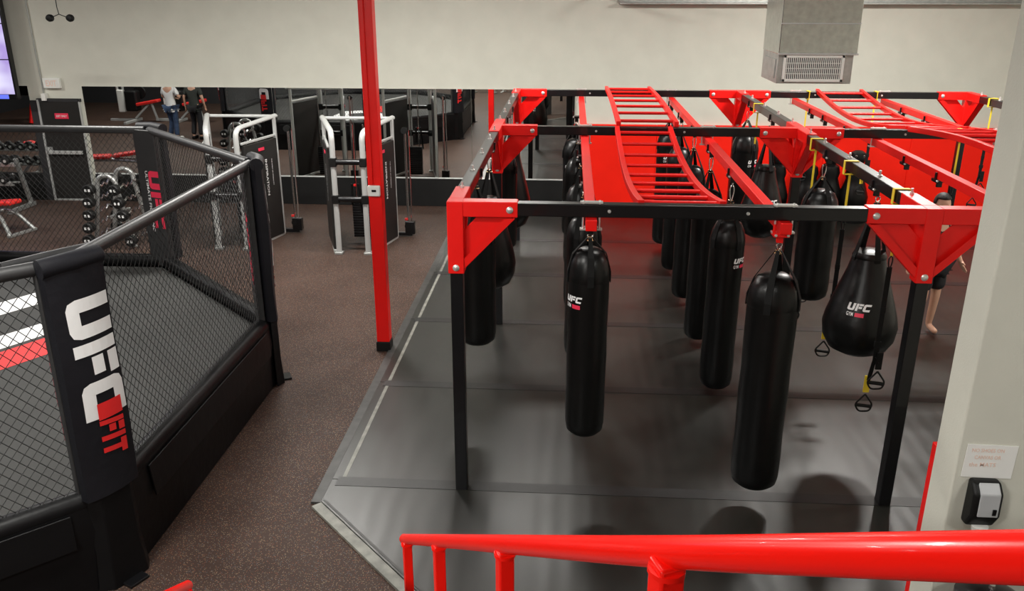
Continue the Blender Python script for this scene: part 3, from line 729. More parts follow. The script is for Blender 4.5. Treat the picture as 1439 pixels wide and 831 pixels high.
# ------------------------------------------------------------------ suspension trainers
def trainer(x, y, zb, label, n=2, beamz=RT, horizontal=False, zl=2.0):
    t = thing('suspension_trainer', label, 'suspension trainer', (x, y, zb), 0)
    top = beamz - zb
    m = MB()
    hx = 0.062; z0, z1 = top-0.118, top+0.008
    if horizontal:
        pts = [(0,-hx,z0),(0,hx,z0),(0,hx,z1),(0,-hx,z1)]
    else: pts = [(-hx,0,z0),(hx,0,z0),(hx,0,z1),(-hx,0,z1)]
    for p, q in zip(pts, pts[1:]+pts[:1]):
        m.beam(p, q, 0.005 if abs(p[2]-q[2]) > 0.05 else 0.05, 0.05 if abs(p[2]-q[2]) > 0.05 else 0.005) if horizontal else m.beam(p, q, 0.05, 0.006, up=(0,1,0)) if False else m.box(((p[0]+q[0])/2,(p[1]+q[1])/2,(p[2]+q[2])/2), (max(abs(p[0]-q[0]),0.006), 0.045, max(abs(p[2]-q[2]),0.006)))
    m.build('anchor_loop', M['yellow'], t)
    a0, a1 = z0, zl-zb
    off = (0, -0.0, 0)
    MB().beam((0,0,a0), (0,0,a1), 0.022, 0.004).build('anchor_strap', M['yellow'], t)
    c = MB(); carabiner(c, a1-0.1, a1+0.005, 0.024, 0.006); c.build('carabiner', M['black_steel'], t, smooth=True)
    m = MB(); m.beam((0,0,a1-0.09), (0.0,0,0.5), 0.042, 0.012); m.box((0,0,(a1+0.5)/2), (0.045,0.02,0.05)); m.box((0,0,0.66), (0.055,0.024,0.05)); m.build('main_strap', M['strap'], t, bevel=0.002)
    for s in (-1, 1):
        z2 = 0.0 if s < 0 else 0.24
        m = MB(); m.beam((0,0,0.54), (s*0.03, -0.02*s, z2+0.25), 0.034, 0.008); m.build('leg_strap', M['strap'], t)
        m = MB(); m.box((s*0.03,-0.02*s,z2+0.27), (0.052,0.016,0.16)); m.build('foot_cradle', M['yellow'] if s < 0 else M['strap'], t, bevel=0.003)
        m = MB(); xx, yy_ = s*0.03, -0.02*s
        m.tube(bend([(xx,yy_,z2+0.17),(xx-0.08,yy_,z2+0.07),(xx-0.04,yy_,z2+0.0),(xx+0.055,yy_,z2+0.005),(xx+0.075,yy_,z2+0.07),(xx+0.001,yy_,z2+0.17)], 0.03, 4), 0.008, 8)
        m.tube([(xx-0.06,yy_,z2+0.065),(xx+0.065,yy_,z2+0.05)], 0.016, 10)
        m.build('handle', M['black_rubber'], t, smooth=True)
    return t
trainer(2.70, 6.98, 0.55, 'suspension trainer in front of the big teardrop bag, yellow cradle above its handle')
trainer(2.66, 8.17, 0.56, 'suspension trainer hanging left of the big lettered teardrop bag')
trainer(2.68, 9.45, 0.46, 'suspension trainer whose handles show just below the wide short bag')
trainer(2.66, 12.45, 0.95, 'suspension trainer on the middle beam just in front of the back bracket')
trainer(3.78, 14.12, 0.9, 'suspension trainer on the back beam left of the red ladder', horizontal=True)
trainer(4.83, 14.12, 0.9, 'suspension trainer on the back beam right of the red ladder', horizontal=True)
trainer(4.52, 10.22, 0.9, 'suspension trainer on the cross beam near the pier, in front of the red wall', horizontal=True, zl=1.9)
trainer(6.26, 13.3, 0.9, 'rightmost suspension trainer, on the beam beside the back right bracket')

# ------------------------------------------------------------------ training dummies by the red wall
def dummy(x, y, label, s=1.0, hgt=1.0):
    b = thing('training_dummy', label, 'training dummy', (x, y, 0))
    MB().lathe([(0,0.0),(0.22*s,0.0),(0.24*s,0.03),(0.24*s,0.10),(0.2*s,0.14),(0,0.14)], 24).build('base', M['black_rubber'], b, smooth=True)
    MB().lathe([(0,0.14),(0.13*s,0.14),(0.20*s,0.24),(0.21*s,0.40),(0.16*s,0.56),(0.13*s,0.66),(0.15*s,0.74),(0.13*s,0.84),(0.07*s,0.88),(0,0.88)], 24).build('torso', M['leather'], b, smooth=True)
    hd = MB().lathe([(0,0.86),(0.07*s,0.87),(0.105*s,0.93),(0.115*s,0.99),(0.10*s,1.06),(0.05*s,1.09),(0,1.09)], 20).build('head', M['leather'], b, smooth=True)
    m = MB()
    for sx_ in (-1, 1): m.tube([(sx_*0.06+0.014*math.cos(t), -0.10, 1.02+0.014*math.sin(t)) for t in [2*PI*k/10 for k in range(10)]], 0.004, 5, closed=True)
    m.build('ring', M['chrome'], hd, smooth=True)
    b.scale = (1.2, 1.2, 1.22)
    return b
dummy(3.86, 15.9, 'black body-shaped dummy against the red wall, furthest left of the row', 0.9)
dummy(4.42, 15.9, 'black body-shaped dummy against the red wall, second from the left')
dummy(4.84, 16.0, 'black body-shaped dummy against the red wall, third from the left')
dummy(5.28, 15.9, 'black body-shaped dummy against the red wall, rightmost of the row', 1.05)

# ------------------------------------------------------------------ duct with register
D = thing('air_duct', 'galvanised drop duct with a white grille hanging above the bag frame', 'air duct', (2.61, 9.6, 3.14))
MB().box((0.012, 0.4, 1.33), (0.82, 0.8, 2.05)).build('duct_box', M['galv'], D, bevel=0.006)
MB().box((0, 0.4, 0.155), (0.79, 0.76, 0.31)).build('outlet_box', M['galv_side'], D, bevel=0.004)
m = MB(); m.box((0.012, -0.004, 0.62), (0.83, 0.012, 0.014)); m.box((0.012, -0.006, 0.31), (0.84, 0.02, 0.02)); m.box((0.012,-0.004,1.3),(0.83,0.012,0.014)); m.build('seam_flange', M['silver'], D, bevel=0.002)
g = MB(); g.box((-0.02, 0.005, 0.285), (0.64, 0.02, 0.03)); g.box((-0.02, 0.005, 0.035), (0.64, 0.02, 0.03)); g.box((-0.325, 0.005, 0.16), (0.03, 0.02, 0.28)); g.box((0.285, 0.005, 0.16), (0.03, 0.02, 0.28))
g = g.build('register', M['white_plastic'], D, bevel=0.003)
MB().box((-0.02, 0.012, 0.16), (0.58, 0.01, 0.22)).build('register_back', M['dark_wall'], g)
m = MB()
for k in range(28): m.box((-0.30+k*0.0207, 0.002, 0.16), (0.008, 0.012, 0.22))
for k in range(3): m.box((-0.02, 0.0, 0.105+k*0.055), (0.58, 0.006, 0.006))
m.build('louvre', M['white_plastic'], g)
MB().box((-0.40, 0.38, 0.15), (0.012, 0.55, 0.2)).build('access_panel', M['galv_side'], D, bevel=0.003)

# ------------------------------------------------------------------ hanging display
tv = thing('hanging_display', 'large lit video display hanging at the far left above the mirror', 'display', (-12.45, 16.2, 2.08))
MB().box((0, 0.06, 1.45), (3.44, 0.12, 2.9)).build('housing', M['black_steel'], tv, bevel=0.01)
for i in range(3):
    for j in range(4):
        MB().box((-1.13+i*1.13, -0.004, 0.42+j*0.66), (1.11, 0.01, 0.64)).build('screen_panel', M['screen'], tv)
MB().box((-0.05, -0.004, 0.05), (3.2, 0.01, 0.08)).build('screen_ticker', M['ticker'], tv)
m = MB(); m.beam((-1.2, 0.06, 2.9), (-1.2, 0.06, 3.4), 0.05); m.beam((1.2, 0.06, 2.9), (1.2, 0.06, 3.4), 0.05); m.build('mount', M['black_steel'], tv)
# twin lamp head on a cable
s = thing('twin_spotlight', 'small pair of black lamp heads on a drop cable before the back wall', 'spotlight', (-8.3, 14.0, 3.72))
MB().tube([(-0.02, 0, 1.75), (-0.015, 0, 0.1), (0, 0, 0.0)], 0.008, 6).build('cable', M['black_steel'], s, smooth=True)
for sx_ in (-1, 1):
    MB().tube([(0, 0, 0.0), (sx_*0.13, 0, -0.05)], 0.007, 6).build('arm', M['black_steel'], s, smooth=True)
    MB().lathe([(0,-0.05),(0.055,-0.045),(0.06,0.0),(0.045,0.04),(0,0.05)], 16, (sx_*0.17, 0, -0.06), axis='Y').build('lamp_head', M['black_rubber'], s, smooth=True)

# ------------------------------------------------------------------ concrete pier with dispenser and notice
PX, PY = 2.14, 4.2
o = MB().box(((PX+XR)/2, PY+0.13, ZC/2+0.015), (XR-PX, 0.26, ZC-0.03)).build('wall_pier', M['wall'], bevel=0.012); struct(o)
o = MB().box((PX+0.098, PY+0.30, 0.82), (0.17, 0.07, 1.60)).build('trim_2', M['red'], bevel=0.006); struct(o)
def sgnplane(x, z, y=PY-0.003): return (x, y, z)
n = thing('paper_notice', 'white paper notice taped to the pale pier above the dispenser', 'notice', (2.305, PY, 1.705))
MB().prism([(-0.13,-0.11),(0.135,-0.115),(0.14,0.085),(-0.125,0.09)], (-0.006, -0.002), place=lambda x, y, z: (x, z, y)).build('sheet', M['paper'], n)
t = MB(); font_mesh(t, 'NO SHOES ON', lambda a, b: (-0.10+a, -0.008, 0.045+b), 0.022, 0.17)
font_mesh(t, 'CANVAS OR', lambda a, b: (-0.08+a, -0.008, 0.003+b), 0.022, 0.14); font_mesh(t, 'the MATS', lambda a, b: (-0.10+a, -0.008, -0.043+b), 0.024, 0.14)
t.build('lettering', M['ink'], n)
d = thing('soap_dispenser', 'black and grey wall dispenser mounted on the pale pier under the notice', 'dispenser', (2.295, PY, 1.455))
MB().prism([(-0.0,-0.135),(0.0,0.14),(-0.055,0.14),(-0.105,0.09),(-0.11,-0.05),(-0.06,-0.135)], (-0.078, 0.078), place=lambda x, y, z: (z, x, y)).build('body', M['black_rubber'], d, bevel=0.018, seg=3)
MB().prism([(-0.062,0.142),(-0.110,0.092),(-0.117,-0.045),(-0.10,-0.045),(-0.10,0.08),(-0.062,0.125)], (-0.048, 0.06), place=lambda x, y, z: (z, x, y)).build('cover', M['grey_plastic'], d, bevel=0.006)
MB().box((0.035, -0.119, -0.01), (0.018, 0.006, 0.035)).build('window', M['black_steel'], d)
MB().lathe([(0,-0.02),(0.035,-0.02),(0.045,0.02),(0,0.02)], 16, (0, -0.07, -0.145)).build('nozzle', M['white_plastic'], d, smooth=True)
b = thing('waste_bin', 'black waste bin standing at the foot of the pale pier below the handrail', 'bin', (2.33, 3.95, 0.03))
MB().lathe([(0,0),(0.14,0),(0.17,0.9),(0.165,0.93),(0,0.93)], 24).build('body', M['black_rubber'], b, smooth=True)
MB().lathe([(0,0.93),(0.175,0.93),(0.175,0.97),(0.10,1.02),(0.02,1.03),(0,1.03)], 24).build('lid', M['black_steel'], b, smooth=True)
MB().lathe([(0,1.02),(0.02,1.02),(0.015,1.05),(0,1.05)], 12).build('knob', M['chrome'], b, smooth=True)

# ------------------------------------------------------------------ stairs and handrails
SD = Vector((-0.365, 0.931, 0)); SP = Vector((0.931, 0.365, 0))
R1 = Vector((-0.628, 2.866, 2.01)); R0 = Vector((0.313, 0.36, 3.828))
st = thing('staircase', 'dark open staircase descending from the viewer to the gym floor', 'staircase', (0, 0, 0))
slope = (R0.z-R1.z)/((R1-R0).dot(SD))
mid = R1 - SP*0.43
k = 0
zt = 1.05; pos = mid.copy()
for i in range(12):
    MB().box((pos.x, pos.y, zt - 0.02), (0.86, 0.31, 0.04), rz=math.atan2(SP.y, SP.x)).build('tread', M['stair'], st, bevel=0.004)
    pos = pos - SD*0.26; zt += 0.26*slope
for sgn in (0.44, -0.44):
    a = mid + SP*sgn; p = Vector((a.x, a.y, 0.93)); q = p - SD*3.1; q.z = 0.93+3.1*slope
    MB().beam(p, q, 0.04, 0.24).build('stringer', M['red'], st, bevel=0.005)
MB().box((mid.x+SD.x*0.35, mid.y+SD.y*0.35, 0.505), (0.9, 0.5, 1.01), rz=math.atan2(SP.y, SP.x)).build('landing', M['stair'], st, bevel=0.006)
top = mid - SD*3.3
MB().box((top.x-SD.x*0.5, top.y-SD.y*0.5, 1.05+3.1*slope), (1.4, 1.2, 0.1), rz=math.atan2(SP.y, SP.x)).build('upper_landing', M['stair'], st, bevel=0.006)
m = MB()
for sx_ in (-0.6, 0.6):
    for sy in (0.1, 1.0):
        q = top - SD*sy + SP*sx_; m.beam((q.x, q.y, 0), (q.x, q.y, 1.0+3.1*slope), 0.1)
m.build('support_legs', M['black_steel'], st)
def handrail(end, knee, near, far, label):
    O = Vector((end.x, end.y, 0.95))
    h = thing('handrail', label, 'handrail', tuple(O))
    path = [end-O] + [end.lerp(knee, t)-O for t in (0.3, 0.6)] + bez(end.lerp(knee, 0.85)-O, knee-O, knee.lerp(near, 0.35)-O, 8) + [near-O, far-O]
    MB().tube(path, 0.0205, 24).build('top_rail', M['red_rail'], h, smooth=True)
    MB().lathe([(0,-0.0205),(0.012,-0.017),(0.0205,0),(0.012,0.017),(0,0.0205)], 16, tuple(end-O)).build('rail_end', M['red_rail'], h, smooth=True)
    for t in (0.03, 0.33, 0.67, 1.0):
        p = end.lerp(knee, t) - O
        bar = MB().beam((p.x, p.y, p.z-0.012), (p.x, p.y, p.z-0.97), 0.036, 0.034, up=tuple(SP)).build('baluster', M['red_rail'], h, bevel=0.004)
        MB().lathe([(0,-0.004),(0.024,-0.004),(0.024,0.003),(0,0.004)], 12, (p.x, p.y, p.z-0.024)).build('weld_collar', M['red_rail'], bar, smooth=True)
    return h
KN = Vector((0.132, 0.885, 3.45)); NR = Vector((0.346, 0.557, 3.70)); FR = Vector((0.70, 0.10, 4.05))
handrail(R1, KN, NR, FR, 'thick red handrail with square balusters descending across the bottom of the view')
dl = -SP*0.83 + Vector((0, 0, -0.03))
handrail(R1+dl, KN+dl, NR+dl-SP*0.12, FR+dl-SP*0.25, 'left red handrail of the stairs, only its tip in view at the bottom left')

# ------------------------------------------------------------------ cable machines
def cable_machine(x, y, rz, label, legs=True):
    """front uprights at local y=0, tower goes back to y=+1.1; pulley column at the far right"""
    t = thing('cable_machine', label, 'exercise machine', (x, y, 0), rz)
    for sx_ in (-0.25, 0.23):
        o = MB().tube(bend([(sx_, 0, 0), (sx_, 0, 2.0), (sx_-(0.42 if sx_ < 0 else -0.3), 1.1, 2.07)], 0.16), 0.045, 12, ry=0.035).build('upright', M['silver'], t, smooth=True)
        MB().box((sx_, 0, 0.02), (0.13, 0.13, 0.04)).build('foot', M['silver_rough'], o, bevel=0.006)
    MB().beam((-0.62, 1.08, 2.06), (0.56, 1.1, 2.06), 0.05).build('top_beam', M['silver'], t, bevel=0.012)
    for z in (1.52, 0.92):
        o = MB().tube([(-0.3, 0, z), (0.28, 0, z)], 0.045, 14).build('cross_bar', M['black_steel'], t, smooth=True)
        for sx_ in (-0.25, 0.23): MB().box((sx_, 0, z), (0.11, 0.10, 0.14)).build('collar', M['black_rubber'], o, bevel=0.01)
    for s, xa, xb in ((-1, -0.29, -0.60), (1, 0.27, 0.50)):
        # shroud running back at a slight angle
        P = [(xa, 0.06), (xa+s*0.06, 0.06), (xb+s*0.06, 0.95), (xb, 0.95)]
        sh = MB().prism(P, (0.04, 1.72)).build('shroud', M['shroud'], t, bevel=0.01)
        MB().beam((xb+s*0.03, 1.0, 0.02), (xb+s*0.03, 1.0, 2.05), 0.055).build('rear_upright', M['silver'], t, bevel=0.008)
        MB().beam((xa+s*0.03, 0.05, 0.03), (xb+s*0.03, 1.0, 0.03), 0.06).build('base_rail', M['silver'], t, bevel=0.008)
        MB().beam((xa+s*0.03, 0.02, 1.76), (xb+s*0.03, 1.0, 1.76), 0.04).build('shroud_cap', M['silver'], t, bevel=0.008)
        p0, p1 = Vector((xa+s*0.062, 0.06, 0)), Vector((xb+s*0.062, 0.95, 0)); dd = (p1-p0).normalized(); nn = Vector((dd.y, -dd.x, 0))*(0.004 if s > 0 else -0.004)
        c = p0 + dd*0.45
        o = MB(); o.box(c+Vector((0,0,1.60))+nn, (0.16, 0.01, 0.05), rz=math.atan2(dd.y, dd.x)); o = o.build('badge', M['logo_rose'], sh, bevel=0.002)
        tt = MB(); ff = -1 if s > 0 else 1
        font_mesh(tt, 'INSPIRATION', lambda a, b: (p0+dd*(0.52 if s > 0 else 0.38)+dd*b*(1 if s > 0 else -1))+nn*2+Vector((0,0,1.42-a)), 0.055, 0.62)
        font_mesh(tt, 'THE SPIRIT OF STRENGTH', lambda a, b: (p0+dd*(0.70 if s > 0 else 0.22)+dd*b*(1 if s > 0 else -1))+nn*2+Vector((0,0,1.40-a)), 0.022, 0.45)
        tt.build('lettering', M['white'], sh)
    # weight stack between
    m = MB()
    for k in range(14): m.box((0.0, 0.75, 0.12+k*0.045), (0.3, 0.14, 0.04))
    m.build('weight_stack', M['black_steel'], t, bevel=0.003)
    m = MB(); m.tube([(-0.09,0.75,0.1),(-0.09,0.75,2.0)], 0.012, 8); m.tube([(0.09,0.75,0.1),(0.09,0.75,2.0)], 0.012, 8); m.build('guide_rod', M['chrome'], t, smooth=True)
    # pulley column at the right rear
    m = MB(); m.tube([(0.72,1.12,0.1),(0.72,1.12,1.9)], 0.022, 10); m.tube([(0.78,1.12,0.1),(0.78,1.12,1.85)], 0.012, 8); m.build('pulley_column', M['chrome'], t, smooth=True)
    m = MB(); m.box((0.75,1.12,0.16), (0.17,0.12,0.22)); m.box((0.64,1.1,0.05),(0.3,0.08,0.06)); m.build('pulley_carriage', M['black_steel'], t, bevel=0.01)
    for pz in (0.2, 1.86): MB().lathe([(0,-0.03),(0.055,-0.03),(0.04,0),(0.055,0.03),(0,0.03)], 16, (0.72,1.06,pz), axis='Y').build('pulley', M['black_rubber'], t, smooth=True)
    m = MB(); m.lathe([(0,-0.02),(0.03,-0.015),(0.03,0.015),(0,0.02)], 10, (0.70,1.04,0.33)); m.build('adjuster_knob', M['logo_red'], t, smooth=True)
    m = MB(); m.tube([(0.72,1.05,1.8),(0.73,1.04,0.3)], 0.004, 6); m.build('cable', M['wire'], t)
    m = MB(); m.tube([(0.0,0.35,1.5),(0.0,0.33,1.1)], 0.006, 6); m.tube([(-0.05,0.33,1.1),(-0.06,0.33,0.75)], 0.018, 8); m.tube([(0.05,0.33,1.1),(0.10,0.33,0.6)], 0.018, 8); m.build('rope_handle', M['black_rubber'], t, smooth=True)
    m = MB(); m.lathe([(0,-0.02),(0.025,-0.015),(0.025,0.015),(0,0.02)], 10, (0,0.33,1.08)); m.build('rope_clip', M['logo_red'], t, smooth=True)
    return t
m0 = cable_machine(-3.48, 13.2, 0.02, 'silver and black cable machine directly left of the red column')
m1 = copy_tree(m0); m1.location = (-5.55, 13.32, 0); m1.rotation_euler = (0, 0, 0.0)
m1['label'] = 'silver and black cable machine behind the far corner of the cage'
# second pair further along the wall (seen only in the mirror)
# ------------------------------------------------------------------ barbell rack with zigzag bars
rk = thing('barbell_rack', 'metal rack with two arched frames holding short zigzag barbells behind the cage', 'barbell rack', (-7.62, 13.68, 0), PI/2)
for sx_ in (-0.30, 0.30):
    pts = [(sx_, -0.34, 0), (sx_, -0.16, 1.02)] + [(sx_, -0.16*math.cos(PI*k/10), 1.05+0.16*math.sin(PI*k/10)) for k in range(0, 11)] + [(sx_, 0.16, 1.02), (sx_, 0.34, 0)]
    MB().tube(pts, 0.038, 12).build('arched_frame', M['silver_rough'], rk, smooth=True)
for z in (0.12, 0.5):
    MB().beam((-0.30, 0, z), (0.30, 0, z), 0.06).build('stretcher', M['silver_rough'], rk, bevel=0.008)
for k in range(5):
    for s in (-1, 1):
        z = 0.14 + k*0.215; yb = -0.34+0.18*z/1.02
        for sx_ in (-0.30, 0.30): m = MB(); m.box((sx_, s*(abs(yb)+0.04), z-0.035), (0.03, 0.10, 0.02)); m.box((sx_, s*(abs(yb)+0.085), z-0.02), (0.03, 0.012, 0.05)); m.build('bar_hook', M['black_rubber'], rk)
heads = MB().lathe([(0,-0.075),(0.078,-0.075),(0.09,-0.06),(0.09,0.06),(0.078,0.075),(0,0.075)], 24, axis='X')
proto = None
ranks = ['lowest', 'second lowest', 'middle', 'second highest', 'top']
for s in (-1, 1):
    for k in range(5):
        z = 0.14 + k*0.215; yb = s*(0.34-0.18*z/1.02+0.05)
        lab = 'short zigzag barbell on the %s tier of the %s side of the arched rack' % (ranks[k], 'right' if s < 0 else 'left')
        loc = (-7.62 - yb, 13.68, z+0.005)
        if proto is None:
            proto = thing('curl_barbell', lab, 'barbell', loc, PI/2, 'zigzag barbells on the arched rack')
            pts = [(-0.40,0,0),(-0.24,0,0),(-0.16,0,0.035),(-0.08,0,-0.025),(0,0,0.03),(0.08,0,-0.025),(0.16,0,0.035),(0.24,0,0),(0.40,0,0)]
            MB().tube(pts, 0.015, 8).build('bar', M['chrome'], proto, smooth=True)
            for sx_ in (-1, 1):
                w = MB().lathe([(0,-0.065),(0.078,-0.065),(0.09,-0.05),(0.09,0.05),(0.078,0.065),(0,0.065)], 24, (sx_*0.46,0,0), axis='X').build('weight', M['black_rubber'], proto, smooth=True)
                for q in (-1, 1): MB().box((sx_*0.527, q*0.03, 0.0), (0.004, 0.032, 0.042)).build('number_mark', M['white'], w)
        else:
            c_ = copy_tree(proto); c_.location = loc; c_['label'] = lab

# ------------------------------------------------------------------ dumbbell rack at the far left
dr = thing('dumbbell_rack', 'two-tier dumbbell rack against the wall left of the black door', 'dumbbell rack', (-12.3, 15.75, 0))
for sx_ in (-1.55, 1.55):
    MB().beam((sx_, 0.3, 0), (sx_, 0.05, 1.0), 0.07).build('frame_leg', M['silver_rough'], dr, bevel=0.008)
    MB().beam((sx_, -0.45, 0.04), (sx_, 0.38, 0.04), 0.08).build('foot', M['silver_rough'], dr, bevel=0.008)
TI = [(0.92, 0.05), (0.58, -0.12)]
for z, y in TI:
    m = MB(); m.box((0, y-0.09, z-0.05), (3.2, 0.05, 0.03)); m.box((0, y+0.09, z-0.03), (3.2, 0.05, 0.03)); m.box((0, y-0.135, z-0.02), (3.2, 0.015, 0.07)); m.build('shelf', M['silver_rough'], dr, bevel=0.004)
pd = None
for ti, (z, y) in enumerate(TI):
    for k in range(7):
        loc = (-10.86-k*0.222, 15.75+y, z+0.055)
        lab = 'black round-head dumbbell in the %s row of the rack, %s from the door end' % ('upper' if ti == 0 else 'lower', ['nearest', 'second', 'third', 'fourth', 'fifth', 'sixth', 'seventh'][k])
        grp = 'dumbbells in the %s row of the rack' % ('upper' if ti == 0 else 'lower')
        if pd is None:
            pd = thing('dumbbell', lab, 'dumbbell', loc, PI/2, grp)
            MB().tube([(-0.09,0,0),(0.09,0,0)], 0.016, 10).build('grip', M['chrome'], pd, smooth=True)
            for sx_ in (-1, 1):
                w = MB().lathe([(0,-0.045),(0.065,-0.045),(0.075,-0.035),(0.075,0.035),(0.065,0.045),(0,0.045)], 20, (sx_*0.125,0,0), axis='X').build('weight', M['black_rubber'], pd, smooth=True)
                MB().lathe([(0,0),(0.03,0),(0.03,0.003),(0,0.003)], 12, (sx_*0.171,0,0), axis='X').build('end_disc', M['silver'], w)
        else:
            c_ = copy_tree(pd); c_.location = loc; c_['label'] = lab; c_['group'] = grp
# benches
def bench(x, y, rz, label, back=0.6, red='bench_red'):
    b = thing('weight_bench', label, 'bench', (x, y, 0), rz)
    MB().box((0.55, 0, 0.47), (0.45, 0.30, 0.08)).build('seat', M[red], b, bevel=0.03, seg=3)
    R = Matrix.Rotation(-back, 3, 'Y')
    MB().box((-0.1-0.42*math.cos(back)+0.35, 0, 0.48+0.42*math.sin(back)), (0.85, 0.28, 0.08), R=Matrix.Rotation(back, 3, 'Y')).build('back_pad', M[red], b, bevel=0.03, seg=3)
    for s in (-1, 1):
        MB().tube(bend([(-0.6, s*0.26, 0.03), (-0.35, s*0.16, 0.35), (0.3, 0.04*s, 0.4)], 0.12), 0.035, 10).build('leg', M['silver_rough'], b, smooth=True)
    MB().tube(bend([(0.2, 0, 0.38), (0.75, 0, 0.40), (0.82, 0, 0.03)], 0.1), 0.04, 10).build('front_leg', M['silver_rough'], b, smooth=True)
    for fx, fw in ((0.82, 0.5), (-0.6, 0.6)): MB().box((fx, 0, 0.025), (0.07, fw, 0.05)).build('foot_bar', M['silver_rough'], b, bevel=0.008)
    MB().beam((-0.15, 0, 0.36), (-0.25, 0, 0.36+0.45*math.sin(back)), 0.05).build('support', M['silver_rough'], b, bevel=0.005)
    return b
bench(-10.25, 14.15, 2.9, 'silver weight bench with a red pad between the cage and the dumbbell rack', 0.12)
bench(-12.0, 14.3, 0.2, 'silver weight bench with raised red back before the mirror left of the door', 0.35)
# machines left of the cage, seen in the mirror
def press(x, y, rz, label):
    t = thing('lever_machine', label, 'exercise machine', (x, y, 0), rz)
    MB().box((0, 0, 0.04), (0.9, 0.12, 0.08)).build('base', M['silver'], t, bevel=0.01)
    MB().box((0.45, 0.3, 0.04), (0.1, 1.1, 0.08)).build('base', M['silver'], t, bevel=0.01)
    MB().box((0, 0, 0.65), (0.22, 0.16, 0.72)).build('mast', M['white_plastic'], t, bevel=0.03)
    for s in (-1, 1): MB().tube([(s*0.09, 0, 0.98), (s*0.12, 0, 1.9)], 0.04, 8).build('rod', M['silver'], t, smooth=True)
    MB().box((0.38, 0, 0.66), (0.40, 0.34, 0.66)).build('weight_cover', M['black_rubber'], t, bevel=0.05)
    MB().box((0.95, 0.1, 0.62), (0.75, 0.3, 0.10), R=Matrix.Rotation(-0.18, 3, 'Y')).build('seat_pad', M['bench_red'], t, bevel=0.03, seg=3)
    m = MB(); m.beam((0.45, 0.1, 0.1), (0.95, 0.1, 0.56), 0.06); m.beam((1.2, 0.1, 0.03), (1.05, 0.1, 0.58), 0.06); m.build('seat_strut', M['silver'], t, bevel=0.006)
    m = MB(); m.lathe([(0,-0.03),(0.2,-0.03),(0.22,0),(0.2,0.03),(0,0.03)], 20, (0.5, -0.28, 0.9), axis='Y'); m.build('weight_plate', M['black_rubber'], t, smooth=True)
    return t
p0 = press(-14.7, 5.6, PI, 'white and black lever machine left of the cage, further from the cage')
p0.rotation_euler = (0, 0, 0)
p1 = copy_tree(p0); p1.location = (-13.2, 5.5, 0); p1['label'] = 'white and black lever machine left of the cage, nearer to the cage'
g = thing('exercise_frame', 'red framed exercise machine seen in the mirror under the hanging display', 'exercise machine', (-17.0, 5.8, 0))
for sx_ in (-0.35, 0.35):
    MB().tube(bend([(sx_, -0.5, 0.03), (sx_*0.7, -0.1, 1.5), (sx_*0.7, 0.3, 1.6), (sx_, 0.7, 0.03)], 0.15), 0.06, 10).build('frame_tube', M['red'], g, smooth=True)
MB().beam((-0.3, -0.1, 0.9), (0.3, -0.1, 0.9), 0.1).build('cross_bar', M['red'], g, bevel=0.01)
MB().box((0, 0.35, 0.5), (0.35, 0.5, 0.09)).build('seat_pad', M['bench_red'], g, bevel=0.03, seg=3)
MB().lathe([(0,-0.03),(0.2,-0.03),(0.22,0),(0.2,0.03),(0,0.03)], 20, (-0.5, 0.1, 0.9), axis='X').build('weight_plate', M['black_rubber'], g, smooth=True)
MB().lathe([(0,-0.03),(0.2,-0.03),(0.22,0),(0.2,0.03),(0,0.03)], 20, (0.5, 0.1, 0.9), axis='X').build('weight_plate', M['black_rubber'], g, smooth=True)

# small benches in front of the camera side wall, seen at the top of the mirror
for i, (x, y) in enumerate(((-3.6, -3.2), (-2.4, -3.4))):
    b = thing('flat_bench', 'low grey flat bench standing far behind the viewer, %s' % ('nearer the partition' if i == 0 else 'nearer the stairs'), 'bench', (x, y, 0), 0.3)
    MB().box((0, 0, 0.44), (1.2, 0.3, 0.09)).build('pad', M['grey_plastic'], b, bevel=0.02)
    for s in (-1, 1):
        m = MB(); m.box((s*0.45, 0, 0.2), (0.06, 0.06, 0.40)); m.box((s*0.45, 0, 0.02), (0.08, 0.45, 0.04)); m.build('leg', M['silver'], b, bevel=0.006)

